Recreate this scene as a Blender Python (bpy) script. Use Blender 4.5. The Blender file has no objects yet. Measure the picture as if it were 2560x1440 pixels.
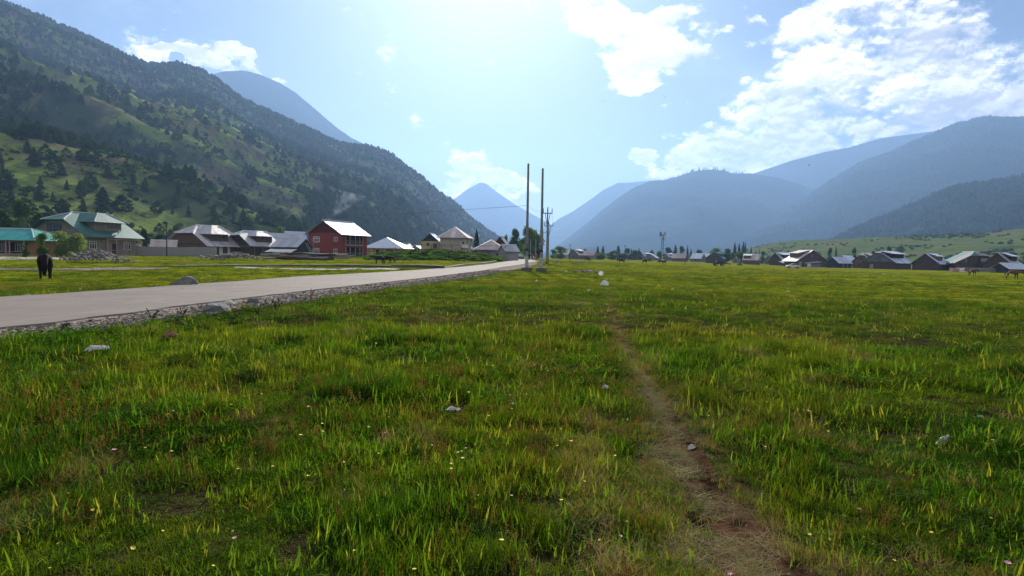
import bpy, bmesh, math, random
import numpy as np
from mathutils import Vector, Matrix
random.seed(7); rng = np.random.default_rng(7)
R = math.radians
sc = bpy.context.scene
COL = sc.collection

# ------------------------------------------------------------------ camera
F_PX = 1525.0; PITCH = R(3.0); ROLL = R(1.0); EYE = 1.65
cam_d = bpy.data.cameras.new('camera'); cam = bpy.data.objects.new('camera', cam_d); COL.objects.link(cam)
cam_d.sensor_width = 36; cam_d.lens = 36*F_PX/2560; cam_d.clip_start = 0.05; cam_d.clip_end = 30000
CAM_M = Matrix.Rotation(R(90)-PITCH, 3, 'X') @ Matrix.Rotation(ROLL, 3, 'Z')
cam.matrix_world = Matrix.Translation((0, 0, EYE)) @ CAM_M.to_4x4()
sc.camera = cam

# ------------------------------------------------------------------ light
SUN_AZ = R(-3.2); SUN_EL = R(26.5)
sun_dir = Vector((math.sin(SUN_AZ)*math.cos(SUN_EL), math.cos(SUN_AZ)*math.cos(SUN_EL), math.sin(SUN_EL)))
sl = bpy.data.lights.new('sun', 'SUN'); so = bpy.data.objects.new('sun', sl); COL.objects.link(so)
sl.energy = 5.0; sl.angle = R(0.53); sl.color = (1.0, 0.93, 0.82)
so.rotation_euler = sun_dir.to_track_quat('Z', 'Y').to_euler(); so.location = (0, 0, 900)
sc.view_settings.view_transform = 'Standard'; sc.view_settings.look = 'None'
sc.view_settings.exposure = 0.92; sc.view_settings.gamma = 1.0; sc.view_settings.use_curve_mapping = False
cy = sc.cycles
cy.max_bounces = 6; cy.diffuse_bounces = 3; cy.glossy_bounces = 2; cy.transmission_bounces = 4
cy.transparent_max_bounces = 8; cy.volume_bounces = 0; cy.use_denoising = True
cy.sample_clamp_indirect = 4.0; cy.caustics_reflective = False; cy.caustics_refractive = False

def ray(px, py):
    return CAM_M @ Vector(((px-1280)/F_PX, (720-py)/F_PX, -1.0))
def at(px, py, D):                       # the point seen at a pixel of the 2560x1440 photo, D metres ahead
    d = ray(px, py); k = D/d.y
    return Vector((d.x*k, D, EYE+d.z*k))
def col_x(px, D):                        # x of a pixel column near the horizon
    return at(px, 640+(px-1280)*.0175, D).x

# ---- node helpers
class NT:
    def __init__(s, tree): s.t = tree; s.n = tree.nodes; s.l = tree.links
    def new(s, typ, **kw):
        n = s.n.new(typ)
        for k, v in kw.items(): setattr(n, k, v)
        return n
    def link(s, a, b): s.l.new(a, b)
    def val(s, sock, v):
        if hasattr(v, 'is_output'): s.l.new(v, sock)
        elif isinstance(v, bpy.types.Node): s.l.new(v.outputs[0], sock)
        else: sock.default_value = v
    def math(s, op, a, b=0.0, c=None, clamp=False):
        n = s.new('ShaderNodeMath', operation=op, use_clamp=clamp)
        s.val(n.inputs[0], a); s.val(n.inputs[1], b)
        if c is not None: s.val(n.inputs[2], c)
        return n.outputs[0]
    def vmath(s, op, a, b=(0, 0, 0)):
        n = s.new('ShaderNodeVectorMath', operation=op); s.val(n.inputs[0], a)
        if op == 'SCALE': s.val(n.inputs[3], b)
        else: s.val(n.inputs[1], b)
        return n.outputs[0]
    def noise(s, vec, scale, detail=4, rough=.55, dist=0, dim='3D'):
        n = s.new('ShaderNodeTexNoise', noise_dimensions=dim)
        s.val(n.inputs['Vector'], vec); n.inputs['Scale'].default_value = scale
        n.inputs['Detail'].default_value = detail; n.inputs['Roughness'].default_value = rough; n.inputs['Distortion'].default_value = dist
        return n.outputs[0]
    def ramp(s, f, a, b, lo=0.0, hi=1.0, smooth=True):
        n = s.new('ShaderNodeMapRange', interpolation_type='SMOOTHSTEP' if smooth else 'LINEAR')
        s.val(n.inputs[0], f); s.val(n.inputs[1], a); s.val(n.inputs[2], b); s.val(n.inputs[3], lo); s.val(n.inputs[4], hi)
        return n.outputs[0]
    def mix(s, f, a, b, mode='MIX'):
        n = s.new('ShaderNodeMix', data_type='RGBA', blend_type=mode)
        s.val(n.inputs[0], f)
        for i, v in ((6, a), (7, b)):
            if isinstance(v, (tuple, list)) and len(v) == 3: v = (*v, 1)
            s.val(n.inputs[i], v)
        return n.outputs[2]

def material(name):
    m = bpy.data.materials.new(name); m.use_nodes = True
    t = NT(m.node_tree); b = t.n['Principled BSDF']
    return m, t, b

# ------------------------------------------------------------------ sky: Nishita with broken cloud
def azel(px, py):
    d = ray(px, py).normalized()
    return math.atan2(d.x, d.y), math.asin(d.z)
world = bpy.data.worlds.new('World'); sc.world = world; world.use_nodes = True
w = NT(world.node_tree); w.n.clear()
sky = w.new('ShaderNodeTexSky', sky_type='NISHITA'); sky.sun_disc = False
sky.sun_elevation = SUN_EL; sky.sun_rotation = SUN_AZ; sky.altitude = 2000
sky.air_density = 1.0; sky.dust_density = 0.15; sky.ozone_density = 2.6
tc = w.new('ShaderNodeTexCoord'); sep = w.new('ShaderNodeSeparateXYZ'); w.link(tc.outputs['Generated'], sep.inputs[0])
dirv = w.vmath('NORMALIZE', tc.outputs['Generated'])
AZ = w.math('ARCTAN2', sep.outputs[0], sep.outputs[1]); EL = w.math('ARCSINE', sep.outputs[2])
cmb = w.new('ShaderNodeCombineXYZ'); w.link(AZ, cmb.inputs[0]); w.link(w.math('MULTIPLY', EL, 1.5), cmb.inputs[1]); P3 = cmb.outputs[0]
n_warp = w.new('ShaderNodeTexNoise'); w.link(P3, n_warp.inputs['Vector']); n_warp.inputs['Scale'].default_value = 7; n_warp.inputs['Detail'].default_value = 5
wv = w.vmath('SCALE', w.vmath('SUBTRACT', n_warp.outputs['Color'], (.5, .5, .5)), .22)
n_w2 = w.new('ShaderNodeTexNoise'); w.link(P3, n_w2.inputs['Vector']); n_w2.inputs['Scale'].default_value = 24; n_w2.inputs['Detail'].default_value = 5
PW = w.vmath('ADD', w.vmath('ADD', P3, wv), w.vmath('SCALE', w.vmath('SUBTRACT', n_w2.outputs['Color'], (.5, .5, .5)), .07)); sw = w.new('ShaderNodeSeparateXYZ'); w.link(PW, sw.inputs[0])
# cloud masses: centre px, centre py, half-width px, half-height px, strength
BL = [(500, 158, 165, 19, 1.0), (440, 146, 80, 14, .8), (650, 172, 26, 15, .95),
      (1165, 415, 66, 46, 1.0), (1255, 452, 85, 38, 1.0), (1200, 485, 150, 42, .8), (1130, 450, 50, 30, .7),
      (1560, 60, 190, 62, .9), (1480, 20, 120, 40, .7), (1700, 40, 60, 28, .8), (1650, 140, 130, 48, 1.0), (1640, 195, 60, 12, .6),
      (1595, 385, 66, 28, 1.0), (1760, 345, 75, 60, 1.0), (1850, 385, 150, 60, 1.0), (1690, 430, 80, 26, .9), (2000, 370, 140, 60, .95),
      (1930, 275, 150, 65, 1.0), (2100, 230, 42, 50, 1.0), (2050, 310, 200, 70, .95),
      (2120, 150, 260, 100, .85), (2000, 60, 140, 60, .75), (2300, 180, 300, 130, 1.0), (2230, 315, 170, 42, .95), (2080, 345, 110, 34, .85), (2450, 270, 280, 90, 1.0), (2230, 60, 230, 60, .7), (2700, 200, 300, 160, .9),
      (2480, 60, 120, 40, .45), (1800, 95, 50, 14, .5), (1500, 560, 60, 8, .3), (1860, 20, 120, 20, .5)]
mask = None
for (px, py, rx, ry, st) in BL:
    a, e = azel(px, py); a2, _ = azel(px+rx, py); _, e2 = azel(px, py-ry)
    ra = abs(a2-a)*1.25; re = abs(e2-e)*1.5*1.25
    dx = w.math('DIVIDE', w.math('SUBTRACT', sw.outputs[0], a), ra)
    dy = w.math('DIVIDE', w.math('SUBTRACT', sw.outputs[1], e*1.5), re)
    r2 = w.math('ADD', w.math('MULTIPLY', dx, dx), w.math('MULTIPLY', dy, dy))
    k = w.ramp(r2, 0.0, 1.35, st, 0.0)
    mask = k if mask is None else w.math('MAXIMUM', mask, k)
# beyond the frame the broken cloud goes on, thickened to whiten the fill light
beh = w.ramp(w.math('ABSOLUTE', AZ), .82, 1.15, 0.0, .75)
beh = w.math('MULTIPLY', beh, w.ramp(w.noise(dirv, 1.7, 2), .34, .50))
mask = w.math('MAXIMUM', mask, beh)
nA = w.math('ADD', w.math('MULTIPLY', w.noise(P3, 8, 9, .62), .62), w.math('MULTIPLY', w.noise(P3, 27, 7, .62), .38)); nB = w.noise(w.vmath('ADD', P3, (-.003, .016, 0)), 8, 9, .62)
nC = w.noise(P3, 8, 9, .62)
dens = w.ramp(w.math('ADD', w.math('MULTIPLY', mask, .82), w.math('MULTIPLY', w.math('SUBTRACT', nA, .5), 3.6)), .24, .76)
# thin veil
veil = w.ramp(w.noise(w.vmath('ADD', P3, (3.1, 1.7, 0)), 3.0, 6, .6), .5, .8, 0, .35)
lit = w.ramp(w.math('SUBTRACT', nA, w.math('ADD', w.math('MULTIPLY', nB, .62), w.math('MULTIPLY', w.noise(w.vmath('ADD', P3, (-.001, .008, 0)), 27, 7, .62), .38))), -.06, .08)
core = w.ramp(w.math('ADD', mask, w.math('MULTIPLY', w.math('SUBTRACT', w.noise(w.vmath('ADD', P3, (5.2, .3, 0)), 6.5, 7, .6), .5), 2.2)), .55, 1.05)
sund = w.new('ShaderNodeVectorMath', operation='DOT_PRODUCT'); w.link(dirv, sund.inputs[0]); sund.inputs[1].default_value = sun_dir
near = w.math('POWER', w.math('MAXIMUM', sund.outputs['Value'], 0.0), 9.0)
shade = w.math('MULTIPLY', w.math('SUBTRACT', 1.0, w.math('MULTIPLY', core, .66)), w.ramp(lit, 0, 1, .38, 1.25))
ccol = w.mix(shade, (4.2, 4.0, 4.6), (27.0, 26.4, 26.0))
ccol = w.mix(w.math('MULTIPLY', near, .55), ccol, (29, 29, 28.5))
base = w.mix(1.0, sky.outputs[0], (1.04, .965, .97), 'MULTIPLY'); base = w.mix(veil, base, (13, 14.5, 16.5))
aure = w.math('ADD', w.math('MULTIPLY', w.math('POWER', w.math('MAXIMUM', sund.outputs['Value'], 0.0), 14.0), .36), w.math('MULTIPLY', w.math('POWER', w.math('MAXIMUM', sund.outputs['Value'], 0.0), 60.0), .30))
base = w.mix(w.math('MINIMUM', aure, 1.0), base, (23, 25.8, 28.0))
final = w.mix(dens, base, ccol)
bg = w.new('ShaderNodeBackground'); w.link(final, bg.inputs[0]); bg.inputs[1].default_value = 0.0375
wo = w.new('ShaderNodeOutputWorld'); w.link(bg.outputs[0], wo.inputs[0])
world.cycles.sampling_method = 'MANUAL'; world.cycles.sample_map_resolution = 512

# ------------------------------------------------------------------ tagging helpers
def tag(o, label=None, cat=None, group=None, kind=None):
    if label: o['label'] = label
    if cat: o['category'] = cat
    if group: o['group'] = group
    if kind: o['kind'] = kind
    return o
def link(o, parent=None):
    COL.objects.link(o)
    if parent is not None: o.parent = parent
    return o
def empty(name, loc, label=None, cat=None, group=None):
    o = bpy.data.objects.new(name, None); link(o); o.location = loc; o.empty_display_size = .3
    return tag(o, label, cat, group)
def meshobj(name, verts, faces, mat=None, parent=None, smooth=False, mats=None, fm=None):
    me = bpy.data.meshes.new(name); me.from_pydata([tuple(v) for v in verts], [], faces); 
    for m in (mats or ([mat] if mat else [])): me.materials.append(m)
    if fm is not None: me.polygons.foreach_set('material_index', fm)
    if smooth: me.polygons.foreach_set('use_smooth', [True]*len(me.polygons))
    me.update()
    o = bpy.data.objects.new(name, me); link(o, parent); return o
def copy_tree(o, parent=None):
    c = o.copy(); COL.objects.link(c); c.parent = parent
    for ch in list(o.children): copy_tree(ch, c)
    return c

# ------------------------------------------------------------------ numpy noise
def _h(ix, iy, seed):
    n = (ix.astype(np.int64)*374761393 + iy.astype(np.int64)*668265263 + seed*974634777) & 0xffffffff
    n = ((n ^ (n >> 13))*1274126177) & 0xffffffff
    n = ((n ^ (n >> 16))*2246822519) & 0xffffffff
    return ((n ^ (n >> 15)) & 0xffff)/65535.0
def vn(x, y, seed=0):
    x = np.asarray(x, float); y = np.asarray(y, float)
    ix = np.floor(x); iy = np.floor(y); fx = x-ix; fy = y-iy
    fx = fx*fx*fx*(fx*(fx*6-15)+10); fy = fy*fy*fy*(fy*(fy*6-15)+10)
    a = _h(ix, iy, seed); b = _h(ix+1, iy, seed); c = _h(ix, iy+1, seed); d = _h(ix+1, iy+1, seed)
    return (a*(1-fx)+b*fx)*(1-fy)+(c*(1-fx)+d*fx)*fy
def fbm(x, y, o=4, seed=0, g=.5):
    s = 0; a = 1; t = 0; c, q = math.cos(.6), math.sin(.6)
    for i in range(o):
        s = s+a*vn(x, y, seed+i*17); t += a; a *= g
        x, y = (c*x-q*y)*2.03+11.3, (q*x+c*y)*2.03+7.7
    return s/t
def ridged(x, y, o=4, seed=0, g=.5):
    s = 0; a = 1; t = 0; c, q = math.cos(.5), math.sin(.5)
    for i in range(o):
        s = s+a*(1-np.abs(2*vn(x, y, seed+i*13)-1)); t += a; a *= g
        x, y = (c*x-q*y)*2.1+3.3, (q*x+c*y)*2.1+9.7
    return s/t

# ------------------------------------------------------------------ ground height
_CP = []   # (azimuth, ln distance, height) from things of known size in the photo
for (px, D, z) in [(95, 40, -.35), (250, 115, .35), (0, 100, .25), (560, 130, .7), (840, 140, .85), (1000, 150, .9), (1180, 150, 1.2), (1310, 200, .6), (1320, 62, .2),
                   (1335, 170, .4), (1480, 400, .6), (1700, 420, .4), (1900, 300, -.4), (2000, 260, -1.0), (2220, 230, -1.0), (2400, 200, -.9), (2533, 95, -.6), (2431, 115, -.55), (1800, 120, -.3),
                   (2000, 60, -.25), (2400, 50, -.3), (600, 60, -.1), (600, 90, .2), (200, 70, -.1),
                   (-300, 100, .2), (-300, 40, -.2), (2900, 100, -.6), (2900, 250, -1)]:
    x = col_x(px, D); _CP.append((math.atan2(x, D), math.log(math.hypot(x, D)), z, .6))
for a in np.linspace(-3.1, 3.1, 26):
    for d in (4, 9, 18, 28): _CP.append((a, math.log(d), 0.0, 1.0))
    for d in (700, 1500, 3500): _CP.append((a, math.log(d), 0.3, 1.0))
    if abs(a) > 1.1:
        for d in (60, 150, 300): _CP.append((a, math.log(d), 0.0, 1.0))
_CP = np.array(_CP)
_ga = np.linspace(-math.pi, math.pi, 241); _gl = np.linspace(math.log(2), math.log(7000), 160)
_A, _L = np.meshgrid(_ga, _gl, indexing='ij')
_w = np.zeros_like(_A); _s = np.zeros_like(_A)
for a, l, z, ww in _CP:
    k = np.exp(-((_A-a)/.16)**2/2-((_L-l)/.30)**2/2)+1e-4/(1+((_A-a)/.3)**2+((_L-l)/.6)**2)**2
    _w += k*ww; _s += k*ww*z
_GZ = _s/_w
def gbase(x, y):
    x = np.asarray(x, float); y = np.asarray(y, float)
    a = np.arctan2(x, y); l = np.log(np.maximum(np.hypot(x, y), 2.001))
    fa = (a+math.pi)/(2*math.pi)*240; fl = (l-_gl[0])/(_gl[-1]-_gl[0])*159
    ia = np.clip(fa.astype(int), 0, 239); il = np.clip(fl.astype(int), 0, 158)
    ta = np.clip(fa-ia, 0, 1); tl = np.clip(fl-il, 0, 1)
    return (_GZ[ia, il]*(1-ta)+_GZ[ia+1, il]*ta)*(1-tl)+(_GZ[ia, il+1]*(1-ta)+_GZ[ia+1, il+1]*ta)*tl

# ---- road and gravel edges (projected once from the photo onto the ground)
def hit(px, py, dz=0.0):
    d = ray(px, py); t = 2.0; prev = None
    while t < 2500:
        p = Vector((0, 0, EYE))+d*t
        if p.z < float(gbase(p.x, p.y))+dz: break
        prev = t; t *= 1.02
    lo, hi = prev or t/1.02, t
    for _ in range(24):
        m = (lo+hi)/2; p = Vector((0, 0, EYE))+d*m
        if p.z < float(gbase(p.x, p.y))+dz: hi = m
        else: lo = m
    return Vector((0, 0, EYE))+d*hi
RD_Z = 0.07
def edge(pts, dz):
    P = [hit(a, b, dz) for a, b in pts]; P.sort(key=lambda p: p.y)
    ys = np.array([p.y for p in P]); xs = np.array([p.x for p in P])
    sl0 = (xs[3]-xs[0])/(ys[3]-ys[0])
    ys = np.concatenate([[ys[0]-80], ys]); xs = np.concatenate([[xs[0]-80*sl0], xs])
    return ys, xs
E_NEAR = edge([(0, 818), (150, 803), (300, 784), (450, 764), (600, 746), (800, 722), (1000, 701), (1120, 687), (1200, 677), (1260, 667), (1310, 660), (1345, 653)], RD_Z)
E_FAR = edge([(0, 742), (150, 733), (400, 716), (600, 702), (760, 690), (900, 683), (1040, 675), (1150, 667), (1230, 659), (1280, 652)], RD_Z)
E_GRV = edge([(0, 850), (200, 826), (400, 800), (550, 780), (700, 760), (850, 738), (1000, 718), (1130, 700), (1230, 684), (1290, 674), (1345, 660)], 0)
def xn(y): return np.interp(y, *E_NEAR)
def xf(y): return np.interp(y, *E_FAR)
def xg(y): return np.maximum(np.interp(y, *E_GRV), xn(y)+.4)
PATH = [hit(a, b) for a, b in [(2010, 1480), (1880, 1400), (1815, 1310), (1765, 1220), (1720, 1140), (1680, 1060), (1640, 985), (1595, 915), (1565, 860), (1545, 820), (1530, 785), (1525, 760), (1524, 740)]]
_py = np.array([p.y for p in PATH]); _px = np.array([p.x for p in PATH]); _o = np.argsort(_py); _py = _py[_o]; _px = _px[_o]
def path_d(x, y):
    return np.where(y < _py[-1]+3, np.abs(x-np.interp(y, _py, _px)), 9)
def road_mask(x, y):                     # 1 on road and gravel
    return ((x > xf(y)-.25) & (x < xg(y)+.05) & (y > -60) & (y < 200)).astype(float)
def G(x, y):
    x = np.asarray(x, float); y = np.asarray(y, float)
    r = np.hypot(x, y)
    micro = ((fbm(x/1.5, y/1.5, 3, 5)-.5)*.20+(ridged(x/.7, y/.7, 2, 8)-.6)*.06)*np.clip(1.6-r/40, .25, 1)*np.clip(path_d(x, y)/.5, .35, 1) + (fbm(x/7, y/7, 3, 6)-.5)*.22*np.clip(r/15, 0, 1)
    dn = np.minimum(np.abs(x-xf(y)), np.abs(x-xg(y)))
    inside = (x > xf(y)) & (x < xg(y))
    k = np.where(inside, 0, np.clip(dn/1.5, 0, 1))
    micro = micro*np.where(y < 200, k, 1)
    rut = -.05*np.exp(-(path_d(x, y)/.16)**2)
    return gbase(x, y)+micro+rut
def g1(x, y): return float(G(x, y))
def gpt(px, py):                         # ground point under a pixel
    p = hit(px, py); return Vector((p.x, p.y, g1(p.x, p.y)))
def gD(px, D):                           # ground point in a pixel column at distance D
    x = col_x(px, D); return Vector((x, D, g1(x, D)))
# ------------------------------------------------------------------ materials of the land
def pos_node(t):
    return t.new('ShaderNodeNewGeometry').outputs['Position']
def meadow_color(t, P):
    """meadow colour by place: lush, yellow-green and rusty patches"""
    mp = t.new('ShaderNodeMapping'); mp.inputs['Scale'].default_value = (.3, 1, 1); t.link(P, mp.inputs[0]); Q = mp.outputs[0]
    a = t.noise(Q, .11, 5, .6); b = t.noise(Q, .30, 5, .6); c = t.noise(P, 2.2, 5, .65)
    col = t.mix(t.ramp(b, .38, .62), (.150, .205, .008), (.260, .270, .014))
    col = t.mix(t.ramp(a, .50, .64), col, (.180, .135, .016))
    col = t.mix(t.ramp(c, .5, .75, 0, .55), col, (.045, .080, .008))
    return col
m_ground, t, b = material('meadow ground')
P = pos_node(t); mc = meadow_color(t, P)
sepg = t.new('ShaderNodeSeparateXYZ'); t.link(P, sepg.inputs[0])
rr = t.math('SQRT', t.math('ADD', t.math('MULTIPLY', sepg.outputs[0], sepg.outputs[0]), t.math('MULTIPLY', sepg.outputs[1], sepg.outputs[1])))
soil = t.mix(t.ramp(t.noise(P, 6, 5), .4, .65), (.030, .024, .013), (.045, .050, .014))
k = t.ramp(rr, 12, 48)  # soil near, brighter meadow far: backlit grass tips put into the colour
fine = t.mix(t.ramp(t.noise(P, 1.3, 6, .75), .35, .7), (.45, .45, .45), (1.25, 1.25, 1.25))
far = t.mix(1.0, mc, fine, 'MULTIPLY')
t.link(t.mix(k, soil, far), b.inputs['Base Color']); b.inputs['Roughness'].default_value = 1.0; b.inputs['Specular IOR Level'].default_value = .0
bm_ = t.new('ShaderNodeBump'); bm_.inputs['Strength'].default_value = 1.0; bm_.inputs['Distance'].default_value = .35
t.link(t.noise(P, 1.6, 6, .7), bm_.inputs['Height']); t.link(bm_.outputs[0], b.inputs['Normal'])

def land_mat(name, grass1, grass2, earth, dark, s_big, s_small, forest=.5, earth_k=.6, bump=6.0, glow=None):
    m, t, b = material(name); P = pos_node(t)
    mp = t.new('ShaderNodeMapping'); mp.inputs['Scale'].default_value = (1, 1, .55); t.link(P, mp.inputs[0]); P = mp.outputs[0]
    n1 = t.noise(P, s_big, 7, .62); n2 = t.noise(P, s_small, 6, .65); n3 = t.noise(P, s_small*.33, 5, .6, .6); n4 = t.noise(P, s_small*4, 4, .7)
    col = t.mix(t.ramp(n2, .4, .62), grass1, grass2)
    col = t.mix(t.ramp(n3, earth_k, earth_k+.12), col, earth)
    col = t.mix(t.ramp(n1, forest-.04, forest+.05), col, dark)
    col = t.mix(t.ramp(n4, .46, .68, 0, .75), col, dark)
    t.link(col, b.inputs['Base Color']); b.inputs['Roughness'].default_value = 1.0; b.inputs['Specular IOR Level'].default_value = .0
    bp = t.new('ShaderNodeBump'); bp.inputs['Strength'].default_value = 1.0; bp.inputs['Distance'].default_value = bump
    t.link(t.noise(P, s_small*1.5, 6, .7), bp.inputs['Height']); t.link(bp.outputs[0], b.inputs['Normal'])
    return m
m_left = land_mat('mountain pasture and earth', (.135, .190, .042), (.210, .255, .056), (.155, .115, .082), (.038, .054, .025), .0065, .035, .54, .50, 3)
m_left2 = land_mat('far wooded slope', (.03, .05, .03), (.035, .06, .03), (.07, .07, .06), (.016, .028, .018), .004, .012, .48, .62, 8)
m_dark = land_mat('wooded mountain', (.018, .036, .020), (.026, .046, .024), (.17, .175, .165), (.010, .020, .015), .0022, .009, .44, .665, 12)
m_foot = land_mat('grassy foothill', (.075, .110, .032), (.115, .135, .042), (.14, .115, .075), (.045, .070, .026), .012, .05, .60, .56, 2.5)

# ------------------------------------------------------------------ ground sheet
def grid_obj(name, P, mat, wrap=False):
    n, m = P.shape[:2]; v = P.reshape(-1, 3)
    i, j = np.meshgrid(np.arange(n-1), np.arange(m-1), indexing='ij')
    a = (i*m+j).ravel(); f = np.stack([a, a+m, a+m+1, a+1], 1)
    me = bpy.data.meshes.new(name); me.vertices.add(len(v)); me.vertices.foreach_set('co', v.astype(np.float32).ravel())
    me.loops.add(f.size); me.loops.foreach_set('vertex_index', f.ravel().astype(np.int32))
    me.polygons.add(len(f)); me.polygons.foreach_set('loop_start', np.arange(0, f.size, 4, dtype=np.int32))
    me.polygons.foreach_set('use_smooth', np.ones(len(f), bool)); me.materials.append(mat); me.update(calc_edges=True); me.validate()
    o = bpy.data.objects.new(name, me); link(o); return o
_azs = np.concatenate([np.linspace(-math.pi, -.86, 40)[:-1], np.linspace(-.86, .86, 520), np.linspace(.86, math.pi, 40)[1:]])
_rs = np.concatenate([[0.0], np.geomspace(.6, 8000, 345)])
AA, RR = np.meshgrid(_azs, _rs, indexing='ij')
X = RR*np.sin(AA); Y = RR*np.cos(AA)
tag(grid_obj('ground', np.stack([X, Y, G(X, Y)], -1), m_ground), 'grassy valley floor of green, yellow and rusty patches', kind='structure')

# ------------------------------------------------------------------ mountains
def interp_pts(pts, s, k): 
    a = np.array(pts, float); return np.interp(s, a[:, 0], a[:, k])
def mountain(name, sil, dist, base, mat, label, n=260, K=1.75, rows=90, shape=1.1, amp=20, lam=180, back=.35, slant=.5, seed=3, sil_noise=1.0, fold=0.0, fold_lam=260, fine=1.0, base_z=None):
    s = np.linspace(sil[0][0], sil[-1][0], n)
    py = interp_pts(sil, s, 1); D1 = interp_pts(dist, s, 1); D0 = interp_pts(base, s, 1)
    D1 = D1*K; D0 = D0*(K if K > 1.3 else 1.0)
    P1 = np.array([at(a, b_, d) for a, b_, d in zip(s, py, D1)])
    P0 = np.array([[col_x(a, d), d, 0] for a, d in zip(s, D0)])
    P0[:, 2] = G(P0[:, 0], P0[:, 1])-3.0
    tt = np.concatenate([np.linspace(0, 1, rows), 1+np.linspace(0, back, rows//5)[1:]])
    T = tt[None, :, None]
    P = P0[:, None, :]*(1-T)+P1[:, None, :]*T
    hgt = (P1[:, 2]-P0[:, 2])[:, None]
    tc = np.minimum(tt, 1)[None, :]
    z = P0[:, 2][:, None]+hgt*tc**shape
    over = np.maximum(tt-1, 0)[None, :]
    z = z-over*hgt*1.3-over**2*hgt*1.0
    X, Y = P[..., 0], P[..., 1]
    env = np.sin(np.pi*np.clip(tc, 0, 1))**.6*np.clip(hgt/200, .15, 1.2)
    wx = (fbm(X/lam, Y/lam, 3, seed)-.5)*lam*.7
    q = (Y*math.cos(slant)+X*math.sin(slant)+wx)
    rid = ridged(q/fold_lam, (X*math.cos(slant)-Y*math.sin(slant))/(fold_lam*3.2), 2, seed+9, .35) if fold else 0
    z = z + env*((fbm(X/lam, Y/lam, 5, seed+1)-.5)*2*amp + (rid-.62)*fold*1.0 if fold else (fbm(X/lam, Y/lam, 5, seed+1)-.5)*2*amp + (ridged(X/lam*.8, Y/lam*.8, 4, seed+2)-.6)*amp)
    z = z + (fbm(X/14, Y/14, 3, seed+5)-.5)*3.0*fine*np.clip(hgt/100, .1, 1)*np.clip(tc*6, 0, 1)
    z = z + (fbm(s/9, s*0, 3, seed+7)-.5)[:, None]*6*sil_noise*np.clip((tc-.85)/.15, 0, 1)
    P[..., 2] = z
    o = grid_obj(name, P, mat); tag(o, label, kind='structure'); return P

SIL_L = [(-1100, -420), (-700, -300), (-300, -140), (-60, -22), (0, 2), (60, 24), (150, 62), (220, 95), (300, 132), (370, 163), (450, 160), (490, 170), (530, 192), (590, 237), (640, 268), (720, 302), (790, 333), (850, 362), (900, 364), (935, 368), (980, 388), (1040, 432), (1080, 466), (1130, 502), (1180, 545), (1230, 583), (1270, 607), (1320, 640)]
PL = mountain('mountain_slope', SIL_L, [(-1100, 1000), (0, 1150), (450, 1300), (850, 1350), (1080, 1500), (1230, 1700), (1320, 1900)],
              [(-1100, 150), (-200, 165), (0, 180), (300, 205), (600, 300), (800, 380), (1000, 620), (1200, 1150), (1320, 1650)], m_left,
              'steep grassy mountain slope with scattered conifers rising behind the left houses', n=620, rows=220, shape=1.22, amp=14, lam=190, slant=-.35, seed=31, K=1.25, fold=72, fold_lam=150, sil_noise=.9, fine=1.4)
mountain('mountain', [(380, 330), (480, 215), (530, 186), (560, 178), (610, 176), (650, 186), (700, 207), (740, 232), (780, 266), (820, 300), (850, 325), (880, 345), (915, 362), (960, 385), (1040, 440), (1120, 520), (1200, 600)],
         [(380, 2150), (1200, 2600)], [(380, 1300), (1200, 1900)], m_left2, 'blue hazy rounded summit behind the left mountain ridge', seed=41, amp=30, lam=260, sil_noise=.5)
mountain('mountain', [(1060, 590), (1100, 540), (1130, 502), (1165, 475), (1200, 456), (1215, 459), (1240, 478), (1280, 506), (1310, 524), (1350, 546), (1385, 565), (1430, 592), (1480, 625)],
         [(1060, 4300), (1480, 4300)], [(1060, 3500), (1480, 3500)], m_left2, 'far pale pyramid peak at the head of the valley', n=120, rows=50, seed=51, amp=30, lam=420, sil_noise=.4)
mountain('mountain', [(1290, 640), (1340, 600), (1377, 562), (1400, 545), (1430, 530), (1480, 496), (1510, 474), (1545, 457), (1580, 456), (1640, 450), (1700, 470), (1800, 540)],
         [(1290, 3900), (1800, 3900)], [(1290, 2900), (1800, 2900)], m_left2, 'pale ridge dropping to the left at the mouth of the valley', n=140, rows=50, seed=61, amp=35, lam=400, sil_noise=.6)
mountain('mountain', [(1560, 560), (1700, 520), (1830, 452), (1895, 430), (1980, 401), (2030, 388), (2060, 380), (2120, 369), (2205, 345), (2320, 330), (2500, 300), (2700, 290)],
         [(1560, 3400), (2700, 3000)], [(1560, 2500), (2700, 2200)], m_dark, 'high bare ridge under the cloud behind the right mountains', seed=71, amp=35, lam=380, sil_noise=.4)
PM = mountain('mountain', [(1300, 655), (1380, 622), (1430, 587), (1470, 556), (1505, 526), (1550, 491), (1590, 466), (1625, 453), (1660, 450), (1695, 441), (1730, 429), (1775, 424), (1810, 426), (1830, 433), (1880, 434), (1945, 444), (2005, 462), (2080, 500), (2160, 570), (2200, 640)],
         [(1300, 2700), (2200, 2700)], [(1300, 1500), (1700, 1500), (2200, 1900)], m_dark, 'broad wooded mountain with a fringe of spruces on its top', seed=81, amp=22, lam=420, sil_noise=.5, fold=62, fold_lam=420, slant=1.2)
PR2 = mountain('mountain', [(1640, 648), (1730, 621), (1755, 606), (1830, 576), (1930, 535), (2005, 496), (2080, 447), (2155, 402), (2230, 376), (2320, 337), (2390, 308), (2470, 290), (2560, 292), (2700, 300), (3000, 330), (3300, 420)],
         [(1640, 2200), (2000, 2400), (2560, 2300), (3300, 1800)], [(1640, 1500), (2000, 1300), (2560, 1100), (3300, 900)], m_dark, 'huge blue wooded slope climbing to the right with pale rock scars', n=340, rows=120, seed=91, amp=26, lam=420, sil_noise=.7, fold=80, fold_lam=380, slant=1.0)
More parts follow.
